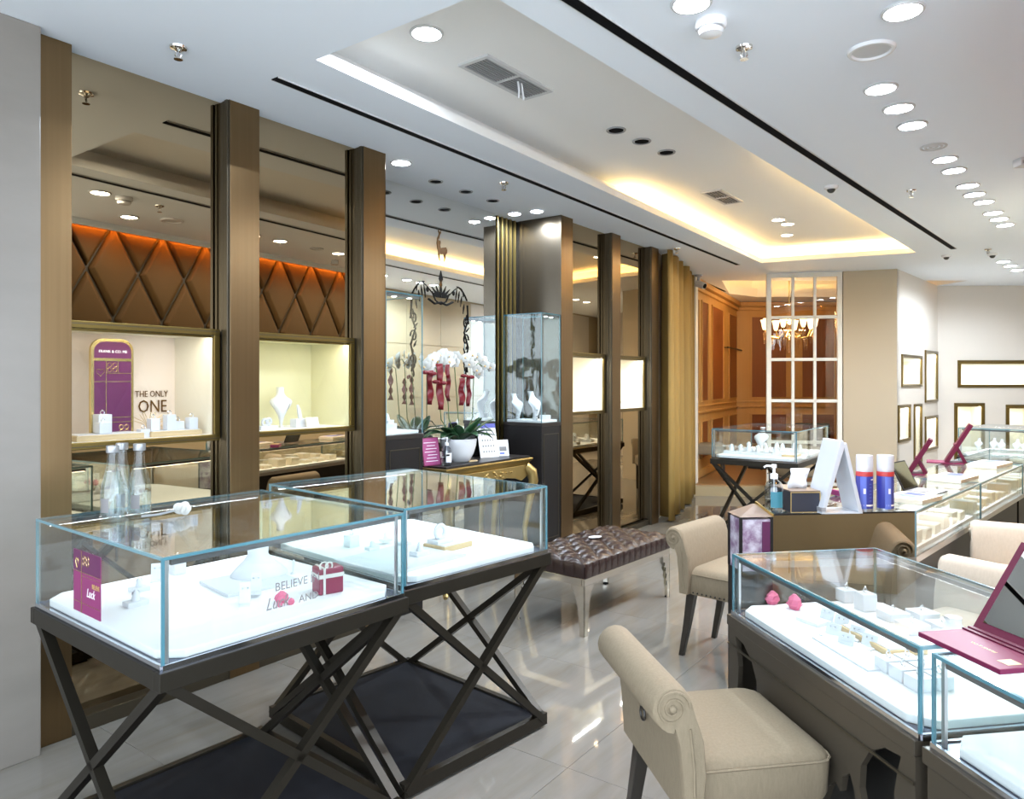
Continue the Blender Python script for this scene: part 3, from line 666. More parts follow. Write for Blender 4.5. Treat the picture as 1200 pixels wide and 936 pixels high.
# ================================================================== SEATING
def make_chair(label, m='linen', studs=True, loc=(0, 0, 0), rz=0, group='upholstered scroll back chairs', ring=False):
    """local x is the way the chair faces; low scroll back"""
    t = T('scroll_back_chair', label, 'chair', loc, rz, group)
    # seat: cushioned block
    loops = []
    for z, e in ((.355, -.006), (.37, 0), (.46, .004), (.482, -.004), (.497, -.03), (.503, -.09)):
        hx, hy = .215+e, .225+e; r = .045; pts = []
        for cx, cy, a0 in ((hx-r, hy-r, 0), (-hx+r, hy-r, 90), (-hx+r, -hy+r, 180), (hx-r, -hy+r, 270)):
            for k in range(4): a = radians(a0+30*k); pts.append((cx+r*cos(a), cy+r*sin(a), z))
        loops.append(pts)
    seat = mk('seat', B().loft(loops), m, t, smooth=50)
    mk('seat_piping', B().tube([(x, y, .468) for x, y, z in loops[2]]+[(loops[2][0][0], loops[2][0][1], .468)], .004, 5), m, seat)
    # backrest profile in x,z with a rolled top
    prof = [(-.175, .36), (-.165, .47), (-.172, .56), (-.195, .63)]
    cx, cz, r = -.262, .655, .058
    for k in range(12): a = radians(25+22*k); prof.append((cx+r*cos(a), cz+r*sin(a)))
    prof += [(-.262, .612), (-.245, .56), (-.235, .47), (-.228, .36)]
    b = B(); L = []
    for y, e in ((-.255, .86), (-.25, .95), (-.235, 1), (.235, 1), (.25, .95), (.255, .86)):
        mx, mz = -.21, .55; L.append([(mx+(x-mx)*e, y, mz+(z-mz)*(e if z > .5 else 1)) for x, z in prof])
    b.loft(L)
    back = mk('backrest', b, m, t, smooth=40)
    for y in (-.256, .256):
        sp = [(cx+(.048-.0026*k)*cos(radians(50*k)), y, cz+(.048-.0026*k)*sin(radians(50*k))) for k in [q/3 for q in range(42)]]
        mk('scroll_piping', B().tube(sp, .0035, 5), m, back)
        mk('scroll_button', B().ball((cx, y, cz), .011, 8, 6), m, back, smooth=True)
        mk('seam_piping', B().tube([(-.214, y, .60), (-.203, y, .5), (-.20, y, .37)], .0035, 5), m, back)
    for x, y, dx, dy in ((.175, .185, .012, .004), (.175, -.185, .012, -.004), (-.185, .185, -.065, .0), (-.185, -.185, -.065, 0)):
        def sq(c, h, z): return [(c[0]-h, c[1]-h, z), (c[0]+h, c[1]-h, z), (c[0]+h, c[1]+h, z), (c[0]-h, c[1]+h, z)]
        mk('leg', B().loft([sq((x+dx, y+dy), .013, 0), sq((x+dx*.45, y+dy*.4), .018, .18), sq((x, y), .023, .36)]), 'legd', t, bevel=.002)
    if studs:
        b = B()
        for k in range(17):
            y = -.2+.4*k/16; b.ball((.216, y, .368), .0055, 6, 4); b.ball((-.230, y, .368), .0055, 6, 4)
        for k in range(17):
            x = -.21+.41*k/16; b.ball((x, .226, .368), .0055, 6, 4); b.ball((x, -.226, .368), .0055, 6, 4)
        mk('nail_heads', b, 'legd', t, kind='stuff')
    if ring: mk('ring_pull', B().torus((-.252, 0, .53), .018, .004, 16, 6, 'x'), 'legd', back)
    return t
CN = make_chair('beige linen scroll back chair with a ring pull drawn up to the carved counter', loc=(.632, 2.182, 0), rz=radians(90-80.5), ring=True, studs=False)
mid = (1.25, 3.98)
make_chair('beige scroll back chair beside the tufted bench facing the counter end', loc=(1.245, 3.985, 0), rz=radians(90-133))
make_chair('cream scroll back chair behind the open magenta mirror', 'cream', loc=(1.90, 3.02, 0), rz=radians(210))
make_chair('cream scroll back chair drawn up to the counter with the laptop', 'cream', loc=(2.72, 3.83, 0), rz=radians(240))
make_chair('beige scroll back chair inside the wood panelled room beside the curtain', loc=(2.80, 10.35, VF), rz=radians(-12))
make_chair('beige scroll back chair standing behind the far crossed leg case', loc=(3.45, 8.95, 0), rz=radians(200))
make_chair('beige scroll back chair deep in the wood panelled room', loc=(4.1, 11.2, VF), rz=radians(190))
# ---- tufted bench
bp = (.426, 4.289); BL, BW_ = 1.065, .534
bn = T('tufted_bench', 'brown leather tufted bench on polished steel cut out legs', 'bench', (bp[0], bp[1], 0), radians(90-39.6))
# grid surface with tufts; local x along length, y to the back
nxq, nyq = 136, 68; vs = []; fs = []
nbx, nby = 11, 5.5
def tuft(x, y):
    u, v = x/BL*13, y/BW_*6.5; d = 9
    h = 0
    # diamond lattice of buttons
    a = (u+v); c = (u-v)
    fa, fc = abs(((a+1) % 2)-1), abs(((c+1) % 2)-1)
    ridge = min(fa, fc)             # 0 on the diagonal folds
    return .026*(abs(sin(pi*a/2)*sin(pi*c/2)))**.55
for j in range(nyq+1):
    for i in range(nxq+1):
        x, y = BL*i/nxq, BW_*j/nyq; ed = min(x, BL-x, y, BW_-y); f = min(1, ed/.05)
        z = .432+(tuft(x, y))*f-.02*(1-f)**2
        vs.append((x, y, z))
for j in range(nyq):
    for i in range(nxq): a = j*(nxq+1)+i; fs.append((a, a+1, a+nxq+2, a+nxq+1))
cush = mk('tufted_top', B().add(vs, fs), 'leather', bn, smooth=180)
b = B()
# pleated sides
def pleat(p, q, n):
    b = B(); L = hypot(q[0]-p[0], q[1]-p[1]); dx, dy = (q[0]-p[0])/L, (q[1]-p[1])/L; nx, ny = dy, -dx; l = []
    m = n*8
    for z, k in ((.345, .2), (.36, .8), (.40, 1), (.425, .7), (.430, .0)):
        row = []
        for i in range(m+1):
            s = i/m*n % 1; w = (1-abs(2*s-1)**4); row.append((p[0]+dx*L*i/m+nx*(.006*w*k+.004), p[1]+dy*L*i/m+ny*(.006*w*k+.004), z-.018*(k == 0)*0))
        l.append(row)
    return b.loft(l, close=False)
for p, q, n in (((0, 0), (BL, 0), 15), ((BL, 0), (BL, BW_), 7), ((BL, BW_), (0, BW_), 15), ((0, BW_), (0, 0), 7)): mk('pleated_side', pleat(p, q, n), 'leather', bn, smooth=180)
mk('cushion_base', B().box(.004, BL-.004, .004, BW_-.004, .34, .415), 'leather', bn)
b = B()
for i in range(1, 13):
    for j in range(0, 7):
        u, v = i, j
        if (u+v) % 2 == 0:
            x, y = u/13*BL, v/6.5*BW_
            if .05 < y < BW_-.04: b.ball((x, y, .436), .006, 8, 4, (1, 1, .5))
mk('buttons', b, 'leather', bn, smooth=True, kind='stuff')
for bb in ((0, BL, 0, .02), (0, BL, BW_-.02, BW_), (0, .02, .02, BW_-.02), (BL-.02, BL, .02, BW_-.02)): mk('frame_rail', B().box(*bb, .298, .342), 'chrome', bn, bevel=.002)
def cutleg(fl):
    pr = [(0, 0), (.036, 0), (.036, .05), (.044, .09), (.040, .12), (.052, .14), (.046, .17), (.060, .19), (.056, .215), (.075, .23), (.070, .25), (.095, .27), (.098, .298), (0, .298)]
    return pr if not fl else [(-x, z) for x, z in pr]
for x, y, fx, fy in ((0, 0, 0, 0), (BL, 0, 1, 0), (0, BW_, 0, 1), (BL, BW_, 1, 1)):
    lg = B(); p1 = cutleg(fx); lg.prism([(x+a, z) for a, z in p1], y if not fy else y-.008, y+.008 if not fy else y, 'y')
    p2 = cutleg(fy); lg.prism([(y+a, z) for a, z in p2], x if not fx else x-.008, x+.008 if not fx else x, 'x')
    mk('leg', lg, 'chrome', bn)
    mk('glide', B().box(x+.004-.03*fx, x+.026-.03*fx, y+.004-.03*fy, y+.026-.03*fy, 0, .008), 'black', bn)
t = T('paper_note', 'small white oval paper lying on the tufted bench', 'paper', at(697, 629, .458), radians(30)); mk('sheet', B().lathe([(.05, 0), (.05, .002), (0, .002)], n=20, sx=1, sy=.6), 'paper', t)
# ================================================================== COUNTERS
def carved_counter(label, p, th, L, Wd, zt=.88, zb=.672, carved=True):
    t = T('glass_counter', label, 'display counter', (p[0], p[1], 0), radians(90-th))
    glass_box(t, L, Wd, zb, zt, 'ledk'); deck(t, L, Wd, zb, .022, .016, .05)
    mk('ledge', B().box(-.014, L-.002, -.014, Wd+.004, zb-.05, zb-.012), M['bzw'], t, bevel=.003)
    out = [(0, 0), (.028, 0), (.026, .2), (.030, .36), (.040, .44), (.044, .50), (.034, .56), (.026, .60), (.070, .592), (.112, .555), (.138, .50), (.142, .44), (.128, .385), (.112, .35), (.150, .352), (.158, .42), (.172, .455), (.195, .43), (.205, .385), (.235, .40), (.275, .37), (.315, .30), (.36, .255), (.41, .265), (.45, .235)]
    if carved:
        k = L/.955; o1 = [((x if x == 0 else (x*1.36+.014 if x < .2 else .286+(x-.2)*.76))*k, z) for x, z in out]; poly = o1+[(L-x, z) for x, z in o1[::-1]]+[(L, zb-.05), (0, zb-.05)]
        mk('carved_front', B().prism(poly, -.012, .006, 'y'), M['bzw'], t)
        mk('apron_bead', B().box(0, L, -.018, -.012, zb-.115, zb-.109), 'bronzed', t)
        e = [(x*.6, z) for x, z in [(0, 0), (.055, 0), (.05, .2), (.09, .3), (.2, .50)]]; w = Wd
        poly = e+[(w-x, z) for x, z in e[::-1]]+[(w, zb-.05), (0, zb-.05)]
        mk('carved_side', B().prism(poly, -.004, .010, 'x'), M['bzw'], t); mk('carved_side', B().prism(poly, L-.012, L-.001, 'x'), M['bzw'], t)
        mk('shade_panel', B().box(.01, L-.012, .09, .11, 0, zb-.05), M['inner'], t)  # black sheet added to stand for the darkness behind the open cutouts
    else:
        mk('cabinet_front', B().box(0, L, -.010, .006, .0, zb-.05), M['bzw'], t)
        mk('cabinet_body', B().box(.0, L, .006, Wd, 0, zb-.05), 'bronzed', t)
        mk('front_bead', B().box(.04, L-.04, -.016, -.01, zb-.115, zb-.109), 'bronzed', t); mk('front_bead', B().box(.034, .04, -.016, -.01, .05, zb-.109), 'bronzed', t)
    return t
M['bzw'] = mat('bronze_lacquer', (.075, .061, .044), .36, .35)
M['inner'] = mat('shade_panel', (.012, .011, .010), .4)  # near-black colour standing in for the shade inside the counter base
K1 = carved_counter('low glass counter with carved bronze front and pink stones inside', (.797, 2.642), 170.3, .945, .575)
K2 = carved_counter('low glass counter under the open magenta mirror', (.963, 1.675), 171.5, .95, .575, carved=False)
# counter row receding towards the cream walls: oblique end then straight units
P0, P1 = (1.226, 3.43), (1.942, 3.51); D_ = (.692, .722); Nl = (-.722, .692)
def along(p, k, w=0): return (p[0]+D_[0]*k+Nl[0]*w, p[1]+D_[1]*k+Nl[1]*w)
def row_counter(label, poly, zt=.88, zb=.66, first=False):
    t = T('glass_counter', label, 'display counter', (poly[0][0], poly[0][1], 0), 0)
    q = [(x-poly[0][0], y-poly[0][1]) for x, y in poly]; n = len(q)
    inn = off_poly(q, -.008)
    for i in range(n):
        j = (i+1) % n
        if first and i == 0:
            mk('mirror_panel', B().prism([q[i], q[j], inn[j], inn[i]], .02, zt-.006), 'bmir2', t); continue
        mk('glass_pane', B().prism([q[i], q[j], inn[j], inn[i]], zb, zt-.008), 'glass', t)
        mk('glass_edge', B().prism([q[i], q[j], inn[j], inn[i]], zt-.008, zt), 'edged', t)
        mk('glass_edge', B().tube([(q[i][0], q[i][1], zb), (q[i][0], q[i][1], zt)], .005, 4), 'edged', t)
    if first: mk('top_edge', B().prism([q[0], q[1], inn[1], inn[0]], zt-.006, zt+.001), 'dark', t)
    mk('glass_top', B().prism(inn, zt-.008, zt), 'glass', t)
    mk('deck', B().prism(off_poly(q, -.03), zb, zb+.02), 'deck', t, bevel=.003)
    mk('deck_edge', B().prism(off_poly(q, .004), zb-.03, zb), 'alu', t)
    mk('cabinet_body', B().prism(off_poly(q, -.03 if not first else -.012), 0, zb-.03), 'dark', t)
    # led bars along the two long sides
    for i in (1, 3):
        a, b = lerp(q[i], q[(i+1) % n], .05), lerp(q[i], q[(i+1) % n], .95); a2, b2 = off_poly([a, b, lerp(q[i-1], q[(i+2) % n], .5)], -.022)[:2] if False else (a, b)
        c = lerp(lerp(q[0], q[2], .5), lerp(q[1], q[3], .5), .5)
        def inw(p): l = hypot(c[0]-p[0], c[1]-p[1]); 
        m_ = lerp(a, b, .5); dl = hypot(b[0]-a[0], b[1]-a[1]); nx, ny = -(b[1]-a[1])/dl, (b[0]-a[0])/dl
        if (c[0]-m_[0])*nx+(c[1]-m_[1])*ny < 0: nx, ny = -nx, -ny
        A, Bq = (a[0]+nx*.014, a[1]+ny*.014), (b[0]+nx*.014, b[1]+ny*.014); A2, B2 = (a[0]+nx*.028, a[1]+ny*.028), (b[0]+nx*.028, b[1]+ny*.028)
        lb = mk('light_bar', B().prism([A, Bq, B2, A2], zt-.026, zt-.012), 'bar', t)
        mk('led_strip', B().add([(*A, zt-.0265), (*Bq, zt-.0265), (*B2, zt-.0265), (*A2, zt-.0265)], [(0, 1, 2, 3)]), 'ledr', lb)
    return t
M['bmir2'] = mirror('bronze_glass_panel', (.27, .225, .165), .02)
M['ledr'] = emis('row_led', (1, .97, .92), LED*.36)
k0 = -.553
Q1 = row_counter('glass counter with a bronze mirror end carrying the spray cans and tissue box', [P0, P1, along(P1, 1.36), along(P1, 1.36, .462)], first=True)
Q2 = row_counter('glass counter holding the magenta stand mirrors and price trays', [along(P1, 1.375, .462), along(P1, 1.375), along(P1, 2.75), along(P1, 2.75, .462)])
Q3 = row_counter('glass counter at the far end of the receding row', [along(P1, 2.765, .462), along(P1, 2.765), along(P1, 4.1), along(P1, 4.1, .462)])
# ================================================================== MIDDLE BAY: towers, console table, orchids
TWZ0, TWZ1 = 1.165, 2.076
def tower(label, s0, s1, t0=-.005, t1=-.395):
    w = s1-s0; d = t0-t1; t = T('glass_tower', label, 'display case', sw(s0, t0), WR)
    mk('pedestal', B().box(0, w, 0, d, 0, TWZ0-.03), 'dark', t, bevel=.003); mk('pedestal_top', B().box(-.004, w+.002, -.006, d, TWZ0-.03, TWZ0), 'darkb', t, bevel=.003)
    for bb in ((.03, w-.03, TWZ0-.10, TWZ0-.094), (.03, w-.03, .2, .206), (.03, .036, .206, TWZ0-.10), (w-.036, w-.03, .206, TWZ0-.10)): mk('panel_bead', B().box(bb[0], bb[1], -.004, 0, bb[2], bb[3]), 'bronzed', t)
    g = .006
    for bb in ((g, w-g, 0, g, TWZ0, TWZ1-g), (g, w-g, d-g, d, TWZ0, TWZ1-g), (0, g, g, d-g, TWZ0, TWZ1-g), (w-g, w, g, d-g, TWZ0, TWZ1-g), (0, w, 0, d, TWZ1-g, TWZ1)): mk('glass_pane', B().box(*bb), 'glass', t)
    for x, y in ((.0, .0), (w-.006, 0), (0, d-.006), (w-.006, d-.006)): mk('glass_edge', B().box(x, x+.006, y, y+.006, TWZ0, TWZ1-g), 'edged', t)
    for bb in ((0, w, 0, .008), (0, w, d-.008, d), (0, .008, .008, d-.008), (w-.008, w, .008, d-.008)): mk('glass_edge', B().box(*bb, TWZ1-.008, TWZ1+.001), 'edge', t)
    mk('deck', B().box(.02, w-.02, .02, d-.02, TWZ0, TWZ0+.02), 'deck', t, bevel=.003)
    lb = mk('light_bar', B().box(.02, w-.02, .012, .04, TWZ1-.026, TWZ1-.008), 'bar', t)
    for x in (.10, w-.10): mk('led_spot', B().add([(x-.012, .016, TWZ1-.0265), (x+.012, .016, TWZ1-.0265), (x+.012, .038, TWZ1-.0265), (x-.012, .038, TWZ1-.0265)], [(3, 2, 1, 0)]), 'ledt', lb)
    return t
M['ledt'] = emis('tower_led', (.95, .98, 1), LED*4.5)
TW1 = tower('tall glass tower on a dark pedestal beside the third bronze pillar', 1.945, 2.283)
TW2 = tower('tall glass tower with white busts against the wide bronze pillar', 3.705, 3.992)
# console table
ct = T('console_table', 'gold carved console table with dark top holding the orchids', 'console table', sw(2.515, .0), WR); CW, CD, CZ = 1.045, .385, .911
mk('top', B().box(.012, CW-.012, .012, CD, CZ-.012, CZ), 'darkb', ct)
fr = B(); fr.loft([[(x, y, z) for x, y in ((-e, -e), (CW+e, -e), (CW+e, CD), (-e, CD))] for z, e in ((CZ-.013, .0), (CZ-.02, .006), (CZ-.028, .004), (CZ-.045, -.012), (CZ-.07, -.03))])
mk('top_moulding', fr, M['goldd'] if 'goldd' in M else 'gold', ct)
ap = [(0, CZ-.07), (0, CZ-.14), (.06, CZ-.165), (.12, CZ-.19), (.2, CZ-.165), (.32, CZ-.15), (.45, CZ-.165), (.5225, CZ-.185)]
poly = ap+[(CW-x, z) for x, z in ap[::-1]]; poly = [(min(max(x, .03), CW-.03), z) for x, z in poly]
mk('apron', B().prism(poly, .018, .036, 'y'), 'goldl', ct, bevel=.003)
for x in (.03, CW-.048): mk('side_apron', B().box(x, x+.018, .036, CD-.02, CZ-.17, CZ-.07), 'goldl', ct)
cv = B()
for k in range(26):
    a = 2*pi*random.random(); r = random.random()**.5; cv.ball((CW/2+.30*(r*cos(a)), .016, CZ-.115+.030*r*sin(a)), random.uniform(.008, .016), 7, 4, (1, .6, .8))
mk('carving', cv, 'goldl', ct, smooth=True, kind='stuff')
for fx in (0, 1):
    for fy in (0, 1):
        x0 = .045 if not fx else CW-.045; sx = -1 if not fx else 1; y0 = .04 if not fy else CD-.03; sy = -1 if not fy else 0
        path = [(x0, y0, CZ-.08), (x0+sx*.045, y0+sy*.035, CZ-.13), (x0+sx*.055, y0+sy*.045, CZ-.20), (x0+sx*.03, y0+sy*.025, CZ-.36), (x0-sx*.005, y0, CZ-.58), (x0+sx*.005, y0+sy*.01, .12), (x0+sx*.04, y0+sy*.03, .035), (x0+sx*.065, y0+sy*.05, .018)]
        mk('leg', B().tube(path, [.042, .046, .040, .028, .02, .019, .024, .016], 10), 'goldl', ct, smooth=True)
CT = CZ
def on_table(px, t, z=None):
    k = (px-600)/855; ox, oy = O[0]+t*N[0], O[1]+t*N[1]; s_ = (k*oy-ox)/(U[0]-k*U[1]); return sw(s_, t, CT if z is None else z)
# ---- potted orchid
pc = on_table(537, -.20); pz = CT
op = T('potted_orchid', 'white orchids with red ribbons in a round white pot', 'potted plant', (pc[0], pc[1], pz), WR)
mk('pot', B().lathe([(.075, 0), (.085, .004), (.115, .06), (.133, .12), (.138, .165), (.134, .172), (.126, .165), (.12, .14), (0, .14)], n=28), 'pot', op, smooth=60)
def leaf(L, w, curl):
    b = B(); rows = []
    for i in range(9):
        k = i/8; ww = w*sin(pi*min(1, k*.9+.08))**.7; x = L*k; z = .10*sin(k*pi*.55)*L*4-curl*k*k
        rows.append([(x, -ww, z+.12*ww), (x, -ww*.5, z-.04*ww), (x, 0, z-.15*ww), (x, ww*.5, z-.04*ww), (x, ww, z+.12*ww)])
    return b.loft(rows, close=False)
for k, (a, L, w, c) in enumerate(((-25, .27, .043, .10), (15, .22, .04, .05), (170, .30, .045, .08), (200, .22, .04, .06), (-60, .24, .042, .02), (-110, .26, .045, .05), (-140, .20, .045, -.05), (60, .20, .04, .0), (-85, .19, .05, -.10), (120, .2, .04, 0), (-10, .19, .045, -.09), (190, .24, .05, -.02), (-40, .25, .05, -.06), (-75, .22, .052, .04), (150, .25, .05, .02), (-165, .26, .05, .06))):
    lf = mk('leaf', leaf(L, w, c), 'leaf', op, (0.02*cos(radians(a)), .02*sin(radians(a)), .155), radians(a), smooth=80)
    lf.modifiers.new('t', 'SOLIDIFY').thickness = .003
# grass-like leaves at one side
for a, h in ((5, .05), (-10, .08), (-25, .03)):
    pts = [(.08*k*cos(radians(a))*1.0, .08*k*sin(radians(a)), .16+h*1.6*sin(k/4*pi*.85)) for k in range(5)]
    mk('grass_blade', B().tube(pts, [.006, .007, .006, .004, .002], 5), 'leaf', op)
fb = B()
for k in range(5):
    a = radians(90+72*k); wd, ln = (.030, .040) if k in (1, 4) else (.020, .038)
    ux, uz = cos(a), sin(a); vx, vz = -uz, ux
    ring = [(.0, 0, 0), (ux*ln*.35+vx*wd*.8, -.004, uz*ln*.35+vz*wd*.8), (ux*ln*.8+vx*wd*.75, -.002, uz*ln*.8+vz*wd*.75), (ux*ln*1.1, .004, uz*ln*1.1), (ux*ln*.8-vx*wd*.75, -.002, uz*ln*.8-vz*wd*.75), (ux*ln*.35-vx*wd*.8, -.004, uz*ln*.35-vz*wd*.8)]
    mid_ = (ux*ln*.55, -.009, uz*ln*.55)
    n = len(ring); fb.add(ring+[mid_], [(i, (i+1) % n, n) for i in range(n)])
flower = None
def add_flower(px, py, dy=0, tilt=0):
    global flower
    q_ = on_table(px, -.17+dy, 0); Y = q_[1]; wpos = (q_[0], Y, 1.5-(py-448)/855*Y)
    rel = Vector((wpos[0]-pc[0], wpos[1]-pc[1], wpos[2]-pz)); rel = Matrix.Rotation(-WR, 3, 'Z') @ rel
    r = (random.uniform(-.4, .3), random.uniform(-.5, .5), -WR+random.uniform(-.5, .5))
    if flower is None:
        flower = mk('flower', fb, 'petal', op, rel, rot=r, smooth=80); mk('lip', B().ball((0, -.012, -.006), .008, 6, 4), 'lip', flower)
    else:
        f = flower.copy(); COL.objects.link(f); f.location = rel; f.rotation_euler = r
        l = flower.children[0].copy(); COL.objects.link(l); l.parent = f
    return rel
stems = [[(501, 424), (504, 430), (507, 421), (498, 429), (511, 427)], [(510, 418), (516, 416), (521, 414), (514, 423), (519, 422), (526, 417), (523, 426)], [(530, 420), (527, 424), (533, 425), (535, 417)], [(546, 419), (553, 416), (560, 418), (550, 426), (566, 422), (575, 430), (559, 433), (568, 428), (562, 438)]]
tips = []
for grp in stems:
    d = random.uniform(-.06, .06); rs = [add_flower(px, py, d+random.uniform(-.02, .02)) for px, py in grp]; tips.append(rs)
for rs, bx in zip(tips, (-.04, -.02, .01, .04)):
    top = sum(rs, Vector())/len(rs); mid_ = Vector((bx*2+top.x*.35, top.y*.5, .32)); 
    mk('stem', B().tube([(bx, 0, .15), tuple(mid_), (top.x*.8, top.y*.8, top.z-.03), tuple(top), (top.x*1.25, top.y*1.1, top.z-.02)], .0035, 6), 'stem', op)
def ribbon(px, y0, y1, w, dY=-.06, sway=.0):
    Y = on_table(px, -.13, 0)[1]
    rows = []
    for k in range(13):
        py = y0+(y1-y0)*k/12; f = 1-.12*sin(k*.7); x = (px+sway*k-600)/855*Y+.005*sin(k*.8+px)
        z = 1.5-(py-448)/855*Y; wv = Vector((x-pc[0], Y-pc[1], z-pz)); wv = Matrix.Rotation(-WR, 3, 'Z') @ wv
        hx = Matrix.Rotation(-WR, 3, 'Z') @ Vector((w/2*f, .02*sin(k*.9), 0))
        rows.append([tuple(wv-hx), tuple(wv-hx*.3+Vector((0, .008, 0))), tuple(wv+hx*.4-Vector((0, .01, 0))), tuple(wv+hx)])
    o = mk('ribbon', B().loft(rows, close=False), 'ribbon', op, smooth=80); o.modifiers.new('t', 'SOLIDIFY').thickness = .003
ribbon(504, 434, 474, .04); ribbon(515, 426, 480, .045, sway=.1); ribbon(525, 427, 470, .03); ribbon(541, 443, 475, .04); ribbon(549, 440, 476, .03)
for px, py in ((515, 448), (548, 441), (503, 437)):
    Y = on_table(px, -.12, 0)[1]; wv = Matrix.Rotation(-WR, 3, 'Z') @ Vector(((px-600)/855*Y-pc[0], Y-pc[1], 1.5-(py-448)/855*Y-pz))
    mk('bow', B().ball((-.028, 0, .004), .026, 8, 6, (1, .5, .55)).ball((.028, 0, -.004), .026, 8, 6, (1, .5, .55)).ball((0, -.004, 0), .013, 8, 6), 'ribbon', op, tuple(wv), -WR, smooth=True)
# ---- things on the console
def stand_sign(name, label, cat, p, w, h, m, rz, lean=.22, mb='dark', th=.006):
    t = T(name, label, cat, p, rz)
    f = mk('board', B().box(-w/2, w/2, -th/2, th/2, 0, h), m, t, rot=(-lean, 0, 0), bevel=.001, seg=1)
    mk('strut', B().box(-w/5, w/5, .0, .004, 0, h*.8), mb, t, (0, h*sin(lean)*1.6, 0), rot=(lean*.9, 0, 0))
    return t, f
t, f = stand_sign('standing_sign', 'pink printed sign behind the pump bottle on the console', 'sign', on_table(507, -.17), .15, .20, 'pink', WR-.2)
for k in range(7): mk('print_line', B().box(-.055+.012*(k % 3), .05-.01*(k % 2), -.0045, -.003, .03+.022*k, .034+.022*k), 'textw', f)
mk('border', B().box(-.075, .075, -.0042, -.003, .0, .005).box(-.075, .075, -.0042, -.003, .195, .20).box(-.075, -.07, -.0042, -.003, .005, .195).box(.07, .075, -.0042, -.003, .005, .195), 'winel', f)
def pump_bottle(label, p, r, h, lab, rz, mcap='whiteg'):
    t = T('pump_bottle', label, 'bottle', p, rz)
    mk('body', B().lathe([(r*.9, 0), (r, .006), (r, h*.52), (r*.8, h*.62), (r*.4, h*.68), (r*.38, h*.72)], n=20), 'clearp', t, smooth=50)
    mk('gel', B().lathe([(r*.86, .004), (r*.93, .01), (r*.93, h*.28), (0, h*.28)], n=20), 'water', t, smooth=50)
    b = B(); 
    for i in range(8):
        a0, a1 = radians(-112+80*i/8), radians(-112+80*(i+1)/8); R = r*1.015
        b.add([(R*cos(a0), R*sin(a0), h*.12), (R*cos(a1), R*sin(a1), h*.12), (R*cos(a1), R*sin(a1), h*.45), (R*cos(a0), R*sin(a0), h*.45)], [(0, 1, 2, 3)])
    mk('label', b, lab, t, smooth=True)
    mk('dip_tube', B().tube([(0, 0, .02), (0, 0, h*.7)], r*.07, 6), 'whiteg', t)
    pm = mk('pump', B().lathe([(r*.42, h*.70), (r*.42, h*.80), (r*.15, h*.82), (r*.15, h*.92), (r*.28, h*.93), (r*.28, h), (0, h)], n=14), mcap, t, smooth=40)
    mk('spout', B().tube([(0, 0, h*.965), (-r*.8, 0, h*.965), (-r*1.05, 0, h*.93)], r*.12, 6), mcap, pm)
    return t
pb = pump_bottle('clear pump bottle with white label on the console', on_table(523.5, -.10), .036, .20, 'paper', WR-.6)
b = B().add([(-.030, -.0385, .07), (-.002, -.0385, .07), (-.002, -.0385, .082), (-.030, -.0385, .082)], [(0, 1, 2, 3)]).rot(radians(20)); mk('label_mark', b, 'ink', pb)
t = T('desk_calendar', 'white desk calendar with blue header on the console', 'calendar', on_table(574, -.19), WR-.35)
f = mk('page', B().box(-.085, .085, -.003, .003, 0, .26), 'paper', t, rot=(-.25, 0, 0)); mk('header', B().box(-.085, .085, -.006, .004, .235, .268), 'blue', f)
mk('back_board', B().box(-.085, .085, 0, .004, 0, .26), 'ink', t, (0, .13, 0), rot=(.25, 0, 0))
for r in range(4):
    for k in range(5): mk('number', B().box(-.055+.024*k, -.042+.024*k, -.0042, -.003, .04+.045*r, .052+.045*r), 'inkg', f)
for x in (-.05, .0): mk('ring_wire', B().tube([(x, -.01, .235), (x+.02, -.03, .22), (x+.05, -.035, .17)], .003, 5), 'ink', f)
t, f = stand_sign('standing_card', 'small white card standing beside the desk calendar', 'card', on_table(590, -.17), .10, .13, 'paper', WR-.5, .2)
mk('picture', B().box(-.03, .03, -.0045, -.003, .04, .075), 'inkg', f); mk('blue_mark', B().box(-.03, .01, -.0045, -.003, .015, .028), 'blue2', f)
t = T('wooden_tag', 'small tan paper tag lying on the console', 'tag', on_table(553, -.13), WR); mk('tag', B().prism([(-.05, -.02), (.04, -.025), (.06, 0), (.04, .025), (-.05, .02)], 0, .006), 'oak', t)
# ================================================================== mirror decals
deer = [(0, 1), (-.02, .97), (.0, .92), (-.07, .83), (-.10, .72), (-.15, .68), (-.12, .64), (-.05, .66), (-.02, .60), (-.05, .5), (-.02, .42), (.12, .45), (.28, .48), (.34, .40), (.33, .30), (.26, .22), (.24, .10), (.20, .0), (.185, .0), (.19, .12), (.15, .24), (.02, .22), (-.06, .27), (-.08, .12), (-.05, .0), (-.065, 0), (-.12, .12), (-.14, .28), (-.19, .40), (-.22, .56), (-.19, .72), (-.12, .82), (-.10, .88), (-.14, .96), (-.12, 1.0), (-.06, .9)]
def m3p(s, z): return (s-1.90, -.002, z)
g = mk('deer_emblem', B().prism([(2.93-1.90+x*.21, 2.435+z*.235) for x, z in deer], -.004, 0, 'y'), 'deer', m3, label='bronze deer emblem')
def dec(pts, r, name='scroll_ornament', m='ink'): return mk(name, B().tube([(2.93-1.90+x, -.003, z) for x, z in pts], r, 5), m, m3)
def leafd(x, z, L, w, a, m='ink'):
    ca, sa = cos(radians(a)), sin(radians(a)); pts = [(0, 0), (L*.35, w), (L, 0), (L*.35, -w)]
    return mk('leaf_ornament', B().prism([(2.93-1.90+x+u*ca-v*sa, z+u*sa+v*ca) for u, v in pts], -.004, 0, 'y'), m, m3)
for a, L in ((90, .16), (62, .11), (118, .11), (40, .12), (140, .12), (22, .10), (158, .10)): leafd(.02*cos(radians(a)), 2.15, L, .012, a)
leafd(0, 2.26, .10, .022, 90); leafd(0, 2.22, .08, .014, 90, 'bronzeink')
